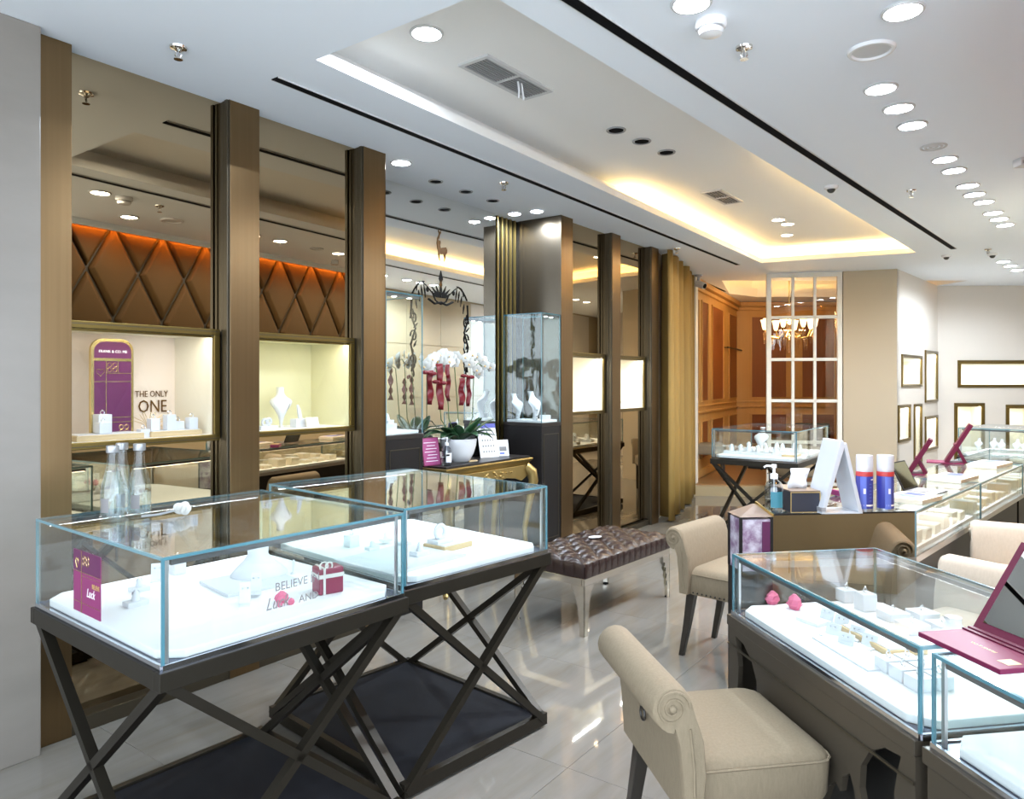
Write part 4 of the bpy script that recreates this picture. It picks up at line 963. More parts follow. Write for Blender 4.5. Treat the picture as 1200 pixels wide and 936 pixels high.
dec([(-.14, 2.13), (-.07, 2.10), (0, 2.115), (.07, 2.10), (.14, 2.13)], .008)
dec([(-.10, 2.19), (-.06, 2.125), (0, 2.10), (.06, 2.125), (.10, 2.19)], .005)
for sx in (-1, 1):
    dec([(sx*(.10+.17*sin(k/10*pi/2)+.0), 2.16+.07*sin(pi*(k/10))-.0*k+.02) for k in range(11)], .003)
    for k in range(5): leafd(sx*(.19+.03*k), 2.235-.012*k*k, .10-.006*k, .007, -100 if sx > 0 else -80)
    dec([(sx*(.19+.025*k), 2.255-.004*k*k) for k in range(6)], .005)
    mk('dot_ornament', B().ball((2.93-1.90+sx*.15, -.002, 2.20), .02, 10, 6, (.8, .15, 1)), 'ink', m3)
    x0 = sx*.30
    for q, zc_ in enumerate((1.97, 1.84, 1.66)):
        dec([(x0+sx*(.045-.0028*k)*cos(k*.55)*.8, zc_+(.055-.0034*k)*sin(k*.55)) for k in range(14)], .0045)
    dec([(x0+sx*.02, 2.12), (x0+sx*.03, 2.0), (x0-sx*.02, 1.9), (x0+sx*.03, 1.78), (x0, 1.68), (x0+sx*.02, 1.58)], .006)
    for z, a in ((1.76, 60), (1.72, 120), (1.60, 70), (1.58, 115), (1.90, 45), (1.54, 90)): leafd(x0, z, .06, .007, a)
ORD = ['first', 'second', 'third', 'fourth', 'fifth', 'sixth', 'seventh', 'eighth', 'ninth', 'tenth']
# ================================================================== NICHE CONTENTS
def wl_loc(s, y, z): return sw(s, MT-y, z)     # y = depth behind the mirror face
DK = NZ0+.032
sg = T('arched_sign', 'magenta arched sign with gold frame in the blush niche', 'sign', wl_loc(.396, .16, DK), WR); sg.scale = (1.1, 1, 1.13)
def arch(w, h, r):
    pts = [(-w/2, 0), (w/2, 0)]
    for k in range(7): a = radians(15*k); pts.append((w/2-r+r*cos(a), h-r+r*sin(a)))
    for k in range(7): a = radians(90+15*k); pts.append((-w/2+r+r*cos(a), h-r+r*sin(a)))
    return pts
mk('gold_frame', B().prism(arch(.178, .415, .05), 0, .02, 'y'), 'goldj', sg); mk('sign_panel', B().prism([(x, z+.012) for x, z in arch(.154, .391, .042)], -.003, 0, 'y'), 'purpled', sg)
mk('gold_band', B().box(-.077, .077, -.005, -.003, .322, .334), 'goldj', sg)
for bb in ((-.077, .077, .235, .2375), (-.03, -.0275, .012, .322), (-.077, .077, .085, .0875), (-.077, .077, .065, .0675), (-.03, .077, .27, .2725), (.02, .0225, .27, .322)): mk('gold_line', B().box(bb[0], bb[1], -.0045, -.003, bb[2], bb[3]), 'goldj', sg)
txt('lettering', 'FRANK & CO. ME', .0155, 'textw', sg, (0, -.0045, .357), (pi/2, 0, 0))
hp = [(16*sin(a)**3/16*.017, (13*cos(a)-5*cos(2*a)-2*cos(3*a)-cos(4*a))/16*.017) for a in [2*pi*k/24 for k in range(24)]]
mk('heart_outline', B().tube([(-.053+x, -.004, .275+z) for x, z in hp]+[(-.053+hp[0][0], -.004, .275+hp[0][1])], .0012, 5), 'goldj', sg)
for cx_, cz_ in ((-.015, .285), (.008, .285), (-.015, .306), (.008, .306), (.035, .045), (.058, .045), (.035, .024), (.058, .024)): mk('ring_motif', B().torus((cx_, -.004, cz_), .009, .0011, 12, 4, 'y'), 'goldj', sg)
txt('lettering', 'THE ONLY', .046, 'bronzeink', n1, (.60, .354, 1.425), (pi/2, 0, 0), .001, sx=.78); txt('lettering', 'ONE', .092, 'bronzeink', n1, (.605, .354, 1.345), (pi/2, 0, 0), .001, sx=.8)
def tray_(label, p, rz, w, d, h=.02, rim='oak', group=None, inner='white'):
    t = T('jewellery_tray', label, 'tray', p, rz, group)
    mk('tray_body', B().box(-w/2, w/2, -d/2, d/2, 0, h), rim, t, bevel=.002, seg=1); mk('liner', B().box(-w/2+.008, w/2-.008, -d/2+.008, d/2-.008, h, h+.003), inner, t); return t
tray_('pale wooden tray before the arched sign', wl_loc(.33, .10, DK), WR, .30, .14, .026); tray_('pale wooden tray under the gold foil flower', wl_loc(.65, .10, DK), WR, .26, .12, .026)
def cube_stand(label, p, rz, s=.05, h=.045, group=None, mark=True, m='white'):
    t = T('ring_block', label, 'ring stand', p, rz, group)
    mk('block', B().box(-s/2, s/2, -s/2, s/2, 0, h), m, t, bevel=.003)
    mk('ring', B().torus((0, 0, h+.008), .009, .0018, 12, 5, 'y'), 'ring', t, smooth=True)
    mk('gem', B().ball((0, 0, h+.019), .004, 6, 4), 'ring', t)
    return t
cube_stand('white price cube on the tray before the arched sign', wl_loc(.31, .07, DK+.03), WR, .055, .05); cube_stand('white stacked cube behind the first tray cube in the blush niche', wl_loc(.335, .13, DK+.03), WR, .06, .085)
for k, s in enumerate((.50, .565, .63, .69, .745)): cube_stand(ORD[k]+' white ring cube along the second tray in the blush niche', wl_loc(s, .08+.03*(k % 2), DK+.029 if .52 < s else DK), WR, .045, .04+.018*(k % 3), group='white cubes of the blush niche')
ff = T('foil_flower', 'thin gold wire flower on the niche tray', 'decoration', wl_loc(.58, .18, DK+.0), WR)
for k in range(12):
    a = radians(15+12*k); mk('wire', B().tube([(0, 0, .03), (.05*cos(a), .01*sin(k), .03+.06*sin(a)), (.10*cos(a), .02*sin(k*2), .03+.09*sin(a))], .0012, 4), 'goldj', ff)
def bust(label, p, rz, h=.2, m='white', group=None, lean=.2, neck=True):
    t = T('necklace_bust', label, 'bust', p, rz, group); b = B(); L = []
    for k, (z, w, d, y) in enumerate(((0, .045, .03, .0), (.06, .04, .03, .005), (.16, .05, .028, .0), (.30, .09, .03, -.012), (.45, .17, .032, -.012), (.56, .26, .034, -.003), (.64, .29, .036, .010), (.70, .25, .034, .022), (.76, .15, .032, .032), (.84, .10, .03, .045), (.93, .095, .03, .055), (1.0, .10, .032, .06))):
        L.append([(w*h*.95*cos(2*pi*i/18)*1.0, (y/.2*h*lean*4)+d*h*3.4*sin(2*pi*i/18), z*h) for i in range(18)])
    mk('bust_form', b.loft(L), m, t, smooth=60)
    if neck:
        pts = [(.11*h*2.0*cos(a)*.9, -.085*h-.03*h*abs(sin(a)), h*(.62+.26*sin(a)*1.0)) for a in [radians(185+17*k) for k in range(11)]]
        mk('necklace', B().tube(pts, .0016, 5), 'ring', t)
    return t
bust('white necklace bust in the olive niche', wl_loc(1.37, .20, DK), radians(22), .235)
cube_stand('white ring block at the edge of the olive niche', wl_loc(1.06, .08, DK), WR, .05, .05)
t = T('ring_stand', 'white plinth with a knotted bracelet in the olive niche', 'ring stand', wl_loc(1.20, .10, DK), WR); mk('plinth', B().box(-.055, .055, -.03, .03, 0, .022), 'white', t, bevel=.003); mk('knot', B().torus((-.01, 0, .04), .018, .008, 14, 6, 'y').torus((.015, 0, .045), .016, .008, 14, 6, 'y'), 'white', t, smooth=True)
t = T('ring_stand', 'white finger shaped stand beside the cream card in the olive niche', 'ring stand', wl_loc(1.46, .14, DK), WR); mk('plinth', B().box(-.05, .05, -.03, .03, 0, .05), 'white', t, bevel=.003); mk('finger', B().tube([(0, 0, .05), (-.01, 0, .10), (-.02, 0, .13)], [.014, .012, .006], 10), 'white', t, smooth=True)
t, f = stand_sign('standing_card', 'cream folded card in the olive niche', 'card', wl_loc(1.50, .07, DK), .09, .06, 'ivory', WR, .3, 'ivory')
for k, (s, w_) in enumerate(((4.38, 'beside the wide pillar'), (4.68, 'towards the slim pillar'))): cube_stand('low white block in the bright niche '+w_, wl_loc(s, .1, DK), WR, .06, .04)
bust('small ivory bust in the bright niche next to the curtain', wl_loc(5.30, .16, DK), WR, .12, neck=False); cube_stand('white block before the small bust by the curtain', wl_loc(5.42, .09, DK), WR, .07, .05)
# ================================================================== CASE CONTENTS
ORD = ['first', 'second', 'third', 'fourth', 'fifth', 'sixth', 'seventh', 'eighth', 'ninth', 'tenth']
def rel_rz(c): return c.rotation_euler[2]
def bottle(label, p, rz, h=.243):
    t = T('water_bottle', label, 'bottle', p, rz, 'glass water bottles'); r = .036
    mk('bottle_glass', B().lathe([(r*.92, 0), (r, .006), (r, h*.36), (r*.93, h*.48), (r*.62, h*.66), (r*.46, h*.76), (r*.42, h*.90), (r*.46, h*.905), (r*.46, h*.93)], n=22), 'bottle', t, smooth=50)
    mk('water', B().lathe([(r*.86, .006), (r*.93, .012), (r*.93, h*.36), (r*.86, h*.48), (r*.55, h*.66), (0, h*.66)], n=22), 'water', t, smooth=50)
    mk('cap', B().lathe([(r*.52, h*.91), (r*.54, h*.92), (r*.54, h), (r*.48, h*1.005), (0, h*1.005)], n=18), 'silver', t, smooth=50)
    b = B()
    for i in range(5):
        a0, a1 = radians(-125+9*i), radians(-125+9*(i+1)); R = r*1.012; b.add([(R*cos(a0), R*sin(a0), .03), (R*cos(a1), R*sin(a1), .03), (R*cos(a1), R*sin(a1), .075), (R*cos(a0), R*sin(a0), .075)], [(0, 1, 2, 3)])
    mk('label_print', b, 'inkg', t)
    return t
bottle('clear water bottle at the front of the three on the glass case', at(132, 609.5, 1.0505), 0)
bottle('clear water bottle half hidden behind the front one', at(143, 602.5, 1.0505), .6)
bottle('clear water bottle standing next to the white rose', at(163.5, 604.5, 1.0505), .3)
t = T('silk_rose', 'white rose with silver stem lying on the glass case', 'flower', at(205, 605, 1.051), radians(25))
mk('stem', B().tube([(-.10, 0, .008), (-.05, .003, .01), (.0, 0, .02)], .004, 6), 'silver', t)
for k in range(9):
    a = radians(40*k); r = .012+.0022*k; b = B().ball((.03, 0, .026), r*1.1, 10, 6, (.9, .45, 1)).rot(0, (0, 0, 0)); 
    mk('petal', B().ball((0, 0, 0), .020, 9, 6, (1, .35, .8)), 'petal', t, (.022+.010*cos(a), .012*sin(a), .026+.006*sin(2*a)), rot=(.3*sin(a), .4*cos(a), a), smooth=True)
# magenta card on the end pane of the first case
pN = (-.896, 1.868); th = radians(90-38.7); yd = (-sin(th), cos(th))
def on_end(px): return col_at(pN, (pN[0]+yd[0], pN[1]+yd[1]), px)
(y0, Y0), (y1, Y1) = on_end(119), on_end(87.5)
za, zb_ = 1.5-(728-448)/855*Y0, 1.5-(653-448)/855*Y0
cd = T('printed_card', 'magenta printed card fixed inside the end glass of the case', 'card', tuple(C1.matrix_basis @ Vector((-.003, y0, za))), rel_rz(C1))
cw, chh = y1-y0, zb_-za
mk('card', B().box(0, .002, 0, cw, 0, chh), 'purple', cd)
mk('upper_tint', B().box(-.0003, 0, 0, cw, chh*.66, chh), 'purpled', cd)
for bb in ((0, cw, chh*.655, chh*.664), (0, cw, chh*.16, chh*.168), (cw*.68, cw*.70, 0, chh), (cw*.0, cw*.7, chh*.60, chh*.606)): mk('gold_line', B().box(-.0006, -.0002, bb[0], bb[1], bb[2], bb[3]), 'goldj', cd)
rotL = (pi/2, 0, -pi/2)
txt('lettering', 'BELIEVE', chh*.105, 'textg', cd, (-.0008, cw*.02, chh*.46), rotL, .0003, 'RIGHT', sx=.8)
txt('lettering', 'Luck', chh*.20, 'textw', cd, (-.0008, cw*.20, chh*.30), rotL, .0003, 'RIGHT', .35, sx=.8)
mk('heart_outline', B().tube([(-.001, cw*.85+x*.6, chh*.80+z) for x, z in hp]+[(-.001, cw*.85+hp[0][0]*.6, chh*.80+hp[0][1])], .0008, 4), 'goldj', cd)
for a_, b_ in ((.58, .9), (.45, .9), (.58, .82), (.45, .82)): mk('ring_motif', B().torus((-.001, cw*a_, chh*b_), .008, .0007, 10, 4, 'x'), 'goldj', cd)
# lettering on the front glass of the first case
def on_front(px, py):
    d = (cos(th), sin(th)); a, Y = col_at(pN, (pN[0]+d[0], pN[1]+d[1]), px); return a, 1.5-(py-448)/855*Y
fx, fz = on_front(322, 690); gx, gz = on_front(392, 655)
txt('lettering', 'BELIEVE IN', .035, 'inkg', C1, (fx, -.001, on_front(322, 693)[1]), (pi/2, 0, 0), .0003, 'LEFT', sx=.95)
txt('lettering', 'AND', .032, 'inkg', C1, (on_front(350, 700)[0], -.001, on_front(350, 706)[1]), (pi/2, 0, 0), .0003, 'LEFT')
txt('lettering', 'Luck', .050, 'inkg', C1, (on_front(311, 710)[0], -.001, on_front(311, 716)[1]), (pi/2, 0, 0), .0003, 'LEFT', .35, sx=.8)
def slab_(label, p, rz, w, d, h=.008, name='display_board', m='white', group=None):
    return mk(name, B().box(-w/2, w/2, -d/2, d/2, 0, h), m, loc=p, rz=rz, bevel=.002, label=label, cat='display board', group=group)
def ring_stand(label, p, rz, s=1.0, group=None):
    t = T('ring_stand', label, 'ring stand', p, rz, group)
    mk('plinth', B().box(-.032*s, .032*s, -.022*s, .022*s, 0, .016*s), 'white', t, bevel=.002)
    mk('cone', B().lathe([(.014*s, .016*s), (.009*s, .038*s), (.004*s, .048*s), (0, .050*s)], n=12), 'white', t, smooth=60)
    mk('ring', B().torus((0, 0, .036*s), .011*s, .002*s, 14, 5, 'y'), 'ring', t, smooth=True); return t
def ear_card(label, p, rz, h=.06, w=.04, group=None):
    t = T('earring_stand', label, 'earring stand', p, rz, group)
    mk('panel', B().box(-w/2, w/2, -.0025, .0025, 0, h), 'white', t, rot=(-.35, 0, 0), bevel=.001, seg=1); mk('foot', B().box(-w/2, w/2, -.03, .03, 0, .004), 'white', t)
    for x in (-.008, .008): mk('earring', B().ball((x, -.006, h*.7), .003, 6, 4), 'ring', t, rot=(-.35, 0, 0))
    return t
def neck_form(label, p, rz, s=1.0):
    t = T('neck_form', label, 'bust', p, rz); L = []
    for z, rx, ry, oy in ((0, .105, .085, -.02), (.006, .105, .085, -.02), (.025, .085, .065, -.008), (.050, .055, .045, .006), (.070, .038, .036, .012), (.098, .040, .035, .016)): L.append([(rx*s*cos(2*pi*i/22), (ry*sin(2*pi*i/22)+oy)*s, z*s) for i in range(22)])
    mk('form', B().loft(L), 'white', t, smooth=60)
    mk('necklace', B().tube([(.065*s*cos(a), (.05*sin(a)-.004)*s, .040*s-.014*s*(sin(a) < 0)) for a in [2*pi*k/22 for k in range(23)]], .0015, 4), 'ring', t); return t
c1 = rel_rz(C1); c2 = rel_rz(C2); k1 = rel_rz(K1)
ring_stand('white ring stand near the magenta card', at(159, 709, DZ), c1); ring_stand('white ring stand behind the one near the magenta card', at(163, 692, DZ), c1, .9)
cube_stand('white ring cube at the back of the bottle case', at(208, 672, DZ), c1, .045, .055); ear_card('small earring card at the back of the bottle case', at(184, 680, DZ), c1-.5)
slab_('white display board under the neck form in the bottle case', at(293, 683, DZ), c1-.12, .26, .24, .010)
neck_form('white neck form on the board in the bottle case', at(303, 671, DZ+.010), c1-.4, .95)
ear_card('white earring card leaning before the neck form', at(287, 708, DZ), c1-.6, .07, .034); ear_card('white earring card on the board by the neck form', at(300, 694, DZ+.010), c1-.6, .065, .034)
t = T('ring_finger', 'slim white ring finger behind the gift box', 'ring stand', at(344, 672, DZ), c1); mk('finger', B().lathe([(.012, 0), (.010, .004), (.004, .008), (.004, .05), (0, .052)], n=10), 'white', t, smooth=60)
def stone(label, p, s, rz, m='rosep', group=None):
    t = T('pink_stone', label, 'decoration', p, rz, group); random.seed(hash(label) % 999)
    b = B(); L = []
    for z, r in ((0, .7), (.35, 1), (.7, .85), (1.0, .25)): L.append([(s*r*cos(2*pi*i/7+z)*(1+.12*sin(i*2.3)), s*r*.8*sin(2*pi*i/7+z), s*1.7*z) for i in range(7)])
    mk('stone', b.loft(L), m, t); mk('facet_band', B().torus((0, 0, s*.55), s*.93, s*.05, 14, 4), m, t); return t
stone('larger faceted pink stone beside the gift box', at(330, 706, DZ), .022, .3); stone('small faceted pink stone beside the gift box', at(341, 708, DZ), .012, 1.1); stone('tiny pink stone at the foot of the larger one', at(328, 711, DZ), .009, .1)
gb = T('gift_box', 'burgundy gift box tied with white ribbon in the bottle case', 'gift box', at(384, 693, DZ), c1-.25)
mk('box', B().box(-.042, .042, -.035, .035, 0, .062), 'burg', gb, bevel=.006); mk('lid', B().box(-.043, .043, -.036, .036, .063, .088), 'burg', gb, bevel=.008)
mk('ribbon_band', B().box(-.0435, .0435, -.0365, .0365, .055, .068), 'petal', gb); mk('ribbon_cross', B().box(-.030, -.022, -.0368, .0368, .0, .0892), 'petal', gb)
mk('bow', B().torus((-.026, -.03, .095), .014, .003, 12, 5, 'y').torus((-.008, -.03, .094), .012, .003, 12, 5, 'y'), 'petal', gb, smooth=True)
# second case
slab_('broad white board in the case before the bench', at(470, 655, DZ), c2+.06, .40, .34, .010)
ring_stand('white ring stand on the board before the bench', at(492, 650, DZ+.010), c2, 1.1)
tray_('white topped oak tray in the case before the bench', at(525, 641, DZ), c2+.05, .17, .13, .022)
t = T('bracelet_stand', 'white knot shaped bracelet stand on the oak tray', 'bracelet stand', at(516, 635, DZ+.025), c2); mk('plinth', B().box(-.045, .045, -.035, .035, 0, .014), 'white', t, bevel=.003); mk('knot', B().torus((0, 0, .045), .026, .010, 16, 6, 'y'), 'white', t, smooth=True); mk('bracelet', B().torus((0, 0, .045), .036, .0018, 20, 5, 'y'), 'ring', t)
for k, (px, py) in enumerate(((436, 644), (452, 634), (474, 638))): ring_stand(('first', 'second', 'third')[k]+' small white stand along the back of the board before the bench', at(px, py, DZ+.010), c2, .8)
cube_stand('white cube at the corner of the case before the bench', at(412, 640, DZ), c2, .05, .05)
# far crossed-leg case
c3 = rel_rz(C3); f0 = Vector((.40, .45, DZ)); 
bust('white pearl bust in the far crossed leg case', tuple(C3.matrix_basis @ Vector((.36, .38, DZ))), c3, .26)
for k in range(6): 
    t = ring_stand(ORD[k]+' white bracelet roll along the glass of the far crossed leg case', tuple(C3.matrix_basis @ Vector((.12+.085*k, .22+.02*(k % 2), DZ))), c3, 2.0, 'bracelet rolls of the far case')
for k in range(7): ring_stand(ORD[k]+' tall white ring stand at the back of the far crossed leg case', tuple(C3.matrix_basis @ Vector((.16+.085*k, .62+.1*(k % 2), DZ))), c3, 1.9, 'ring stands of the far case')
tray_('oak tray at the corner of the far crossed leg case', tuple(C3.matrix_basis @ Vector((.62, .30, DZ))), c3, .24, .2)
c4 = rel_rz(C4)
for k in range(5): bust(ORD[k]+' white necklace bust in the case by the end wall', tuple(C4.matrix_basis @ Vector((.10+.10*k, .25+.12*(k % 2), DZ))), c4, .14, group='busts of the case by the end wall', neck=False)
# towers
dz = TWZ0+.02
cube_stand('white ring block in the tower beside the third pillar', sw(2.06, -.12, dz), WR, .10, .05); ring_stand('white stand on the block in the tower beside the third pillar', sw(2.07, -.12, dz+.05), WR+.3, 1.3)
bust('tall white bust in the tower against the wide pillar', sw(3.80, -.13, dz), radians(48), .24, neck=False); bust('white bust at the corner of the tower against the wide pillar', sw(3.92, -.22, dz), radians(40), .22); bust('white bust at the back of the tower against the wide pillar', sw(3.77, -.29, dz), radians(45), .22, neck=False)
t = T('ring_stand', 'small chrome ring stand before the tall white bust', 'ring stand', sw(3.745, -.08, dz), WR); mk('stem', B().lathe([(.016, 0), (.005, .01), (.005, .07), (.014, .09), (0, .095)], n=12), 'ring', t, smooth=60); mk('plinth', B().box(-.02, .02, -.02, .02, -.0, .006), 'white', t)
cube_stand('white block beside the tall bust in the tower', sw(3.87, -.08, dz), WR, .07, .04)
# carved counter
KZ = .694
stone('pink faceted stone at the end of the carved counter', at(905, 707, KZ), .027, .5); stone('taller pink faceted stone in the carved counter', at(931, 713, KZ), .030, 1.6)
cube_stand('white cube at the back of the carved counter', at(992, 704, KZ), k1, .055, .045); cube_stand('taller white cube at the back of the carved counter', at(1014, 714, KZ), k1, .055, .06)
slab_('white board by the glass in the carved counter', at(1000, 765, KZ), k1, .27, .10, .006)
for k, (px, py) in enumerate(((968, 727), (985, 735), (1003, 748), (1018, 758), (975, 745), (990, 757))): ear_card(ORD[k]+' white leaning ring card from the pink stones in the carved counter', at(px, py, KZ), k1+.4, .04, .05, 'leaning ring cards of the carved counter')
slab_('white curved plate beside the ring cards', at(952, 729, KZ), k1+.3, .09, .06, .012)
tray_('oak edged tray in the carved counter', at(1033, 752, KZ), k1, .24, .13, .018)
for k in range(6):
    i, j = k % 2, k//2; base = at(1050, 790, KZ)
    cube_stand(ORD[k]+' white ring block of the grid at the counter corner', (base[0]-.005+.058*i+.008*j, base[1]+.03+.01*i-.062*j, KZ), k1, .052, .036, 'ring blocks at the counter corner')
for k in range(4):
    i, j = k % 2, k//2; base = at(1050, 728, KZ); cube_stand(ORD[k]+' low white ring block at the inner side of the carved counter', (base[0]+.10*i, base[1]+.02-.12*j, KZ), k1, .075, .03, 'inner ring blocks of the carved counter')
neck_form('white neck form at the inner corner of the carved counter', at(1116, 745, KZ), k1+.5, .6)
for k in range(9):
    i, j = k % 3, k//3; p_ = K2.matrix_basis @ Vector((.09+.075*j, .24+.075*i, KZ)); cube_stand(ORD[k]+' white ring block in the counter under the open mirror', tuple(p_), rel_rz(K2), .062, .04, 'ring blocks under the open mirror')
pl = K2.matrix_basis @ Vector((.22, .30, KZ-.02)); 
# open magenta folding mirror on the counters
om = T('folding_mirror', 'open magenta folding mirror lying across the two near counters', 'mirror', at(1141, 741, .881), radians(10))
mk('base_board', B().box(-.155, 0, -.24, .0, 0, .012), 'winel', om, bevel=.002); mk('spine', B().box(-.018, -.004, -.24, 0, .0118, .018), 'wine', om, bevel=.002); mk('spine', B().box(-.034, -.022, -.24, 0, .0118, .016), 'wine', om, bevel=.002)
mk('gold_plate', B().box(-.12, -.085, -.225, -.195, .012, .0128), 'oak', om); txt('lettering', 'FRANK & CO.', .012, 'textg', om, (-.08, -.12, .0122), (0, 0, pi/2+.0), .0002)
ln = .60
lid = mk('mirror_lid', B().box(-.006, .006, -.30, .0, 0, .25), 'wine', om, (.0, 0, .01), rot=(0, ln, 0), bevel=.002)
mk('mirror_glass', B().box(-.0075, -.006, -.278, -.022, .022, .23), 'cm2', lid) if 'cm2' in M else mk('mirror_glass', B().box(-.0075, -.006, -.278, -.022, .022, .23), mirror('hand_mirror', (.62, .60, .55)), lid)
# ================================================================== ON THE COUNTER ROW
QZ = .8815
pump_bottle('clear pump bottle with teal label beside the tissue box', at(907, 600, QZ), .043, .228, 'teal', -.3)
tb = T('tissue_box', 'dark tissue box with taupe lid and a pulled tissue', 'tissue box', at(944, 600.5, QZ), radians(4))
mk('box', B().box(-.072, .072, .0, .22, 0, .098), 'navybox', tb, bevel=.002); mk('lid', B().box(-.073, .073, -.001, .221, .098, .104), 'taupe', tb, bevel=.002)
for bb in ((-.073, .073, .0, .003), (-.073, .073, .094, .097), (-.073, -.070, .003, .094), (.070, .073, .003, .094)): mk('gold_line', B().box(bb[0], bb[1], -.0015, .0, bb[2], bb[3]), 'textg', tb)
tis = B().loft([[(-.05+.09*k/4+.004*j, .08+.012*sin(j*1.7+k), .10+.10*j/4*(1-.12*k/4)+.012*k/4*(j == 4)) for k in range(5)] for j in range(5)], close=False)
o = mk('tissue', tis, 'paper', tb, smooth=80); o.modifiers.new('t', 'SOLIDIFY').thickness = .002
af = T('easel_stand', 'white folded easel stand between the tissue box and spray cans', 'stand', at(988, 602, QZ), radians(4))
def lean_panel(x0, z0, x1, z1, w): return B().bar((x0, w/2, z0), (x1, w/2, z1), w, .012, (1, 0, .3))
mk('front_panel', B().prism([(-.105, 0), (-.088, 0), (.012, .325), (.0, .345), (-.012, .345)], 0, .17, 'y'), 'easel', af, bevel=.003)
mk('back_panel', B().prism([(.078, 0), (.098, 0), (.018, .335), (.003, .325)], 0, .15, 'y'), 'easel', af, bevel=.003); mk('base_sheet', B().box(-.09, .085, 0, .15, 0, .006), 'easel', af)
mk('base_slot', B().box(-.106, -.085, -.002, .17, .012, .03), 'grey', af)
def can(label, px, py, rz):
    t = T('spray_can', label, 'spray can', at(px, py, QZ), rz, 'blue spray cans'); r = .0385
    mk('can_body', B().lathe([(r*.95, 0), (r, .004), (r, .172), (r*.96, .18)], n=24), 'blue', t, smooth=50)
    mk('red_band', B().lathe([(r*1.004, .168), (r*1.006, .171), (r*1.006, .186), (r*.97, .19), (0, .19)], n=24), 'redb', t, smooth=50)
    mk('clear_cap', B().lathe([(r*.99, .19), (r*.99, .262), (r*.95, .268), (0, .268)], n=24), M['capc'], t, smooth=50)
    mk('nozzle', B().lathe([(r*.55, .192), (r*.5, .21), (r*.22, .216), (r*.22, .238), (0, .24)], n=14), 'whiteg', t, smooth=50)
    mk('base_ring', B().lathe([(r*1.005, 0), (r*1.01, .012), (r*1.0, .014)], n=24), 'silver', t)
    def patch(a0, a1, z0, z1, m, nm='print'):
        b = B(); R = r*1.008; n = 6
        for i in range(n):
            p_, q_ = radians(a0+(a1-a0)*i/n), radians(a0+(a1-a0)*(i+1)/n); b.add([(R*cos(p_), R*sin(p_), z0), (R*cos(q_), R*sin(q_), z0), (R*cos(q_), R*sin(q_), z1), (R*cos(p_), R*sin(p_), z1)], [(0, 1, 2, 3)])
        mk(nm, b, m, t)
    patch(-150, -108, .012, .166, 'blue2'); patch(-140, -50, .026, .034, 'textw'); patch(-75, -48, .150, .156, 'textw')
    for k in range(6): patch(-88, -68, .05+.016*k, .053+.016*k, 'blue2')
    patch(-128, -112, .085, .11, 'textw', 'logo')
    return t
M['capc'] = mat('clear_cap', (.72, .76, .84), .2); M['capc'].node_tree.nodes['Principled BSDF'].inputs['Alpha'].default_value = .62
can('blue spray can beside the white easel stand', 1013, 598, .1); can('blue spray can nearer the laptop', 1037.5, 598, .55)
ps = T('photo_stand', 'small dark framed photo column beside the pump bottle', 'photo stand', (1.14, 3.40, 0), radians(5))
mk('column', B().box(-.078, .078, 0, .15, 0, .62), 'dark', ps); mk('case_body', B().box(-.072, .072, .006, .144, .62, .86), 'photo', ps)
for x, y in ((-.08, 0), (.068, 0), (-.08, .138), (.068, .138)): mk('corner_post', B().box(x, x+.012, y, y+.012, .62, .872), 'dark', ps)
mk('photo_panel', B().box(-.066, .02, .002, .005, .64, .85), 'photo', ps); mk('photo_panel', B().box(.028, .066, .002, .005, .64, .85), 'purpled', ps)
mk('roof', B().loft([[(-.08, 0, .872), (.08, 0, .872), (.08, .15, .872), (-.08, .15, .872)], [(.03, .10, .915), (.05, .10, .915), (.05, .12, .915), (.03, .12, .915)]]), 'taupe', ps); mk('gold_edge', B().bar((.08, 0, .876), (.04, .11, .92), .006, .02), 'goldj', ps)
# laptop
lp = T('laptop', 'open silver laptop on the receding glass counter', 'laptop', at(1060, 577, QZ), radians(-48))
mk('keyboard_base', B().box(0, .16, -.02, .19, 0, .012), 'silver', lp, bevel=.003); mk('keys', B().box(.02, .10, .0, .17, .012, .0135), 'inkg', lp)
sc_ = mk('screen_lid', B().box(0, .008, -.02, .19, 0, .17), 'dark', lp, (0, 0, .008), rot=(0, -.45, 0), bevel=.003); mk('screen', B().box(.008, .009, -.010, .180, .012, .162), mirror('laptop_screen', (.30, .32, .28), .05), sc_)
def magazine_tray(label, px, py, rz, w=.26, d=.19):
    t = T('magazine_tray', label, 'tray', at(px, py, QZ), rz)
    mk('tray_body', B().box(-w/2, w/2, -d/2, d/2, 0, .024), 'ivory', t, bevel=.002)
    mg = mk('magazine', B().box(-w/2+.012, w/2-.05, -d/2+.01, d/2-.01, .024, .03), 'paper', t); mk('cover_picture', B().box(-.02, w/2-.06, -.05, .05, .03, .0306), 'navy', mg); mk('cover_tint', B().box(-w/2+.03, -.03, -.06, .06, .03, .0304), 'blue2', mg)
    return t
magazine_tray('cream tray of magazines behind the second spray can', 1070, 586, radians(40)); magazine_tray('cream tray of leaflets beside the first stand mirror', 1117, 562, radians(42), .34); magazine_tray('cream tray of leaflets beside the farther stand mirror', 1160, 546, radians(42), .4)
def stand_mirror(label, px, py, s=1.0):
    t = T('stand_mirror', label, 'mirror', at(px, py, QZ), radians(-30))
    mk('base_board', B().box(-.16*s, .04*s, -.06*s, .10*s, 0, .01), 'winel', t, bevel=.002)
    mk('mirror_lid', B().bar((-.055*s, .02, .01), (.075*s, .02, .24*s), .15*s, .028, (1, 0, 0)), 'wine', t); mk('support', B().bar((.045*s, .02, .01), (-.01*s, .02, .12*s), .12*s, .022, (1, 0, 0)), 'wine', t)
    return t
stand_mirror('magenta stand mirror next to the laptop', 1076, 556, 1.0); stand_mirror('magenta stand mirror farther along the counter row', 1121, 543, 1.25)
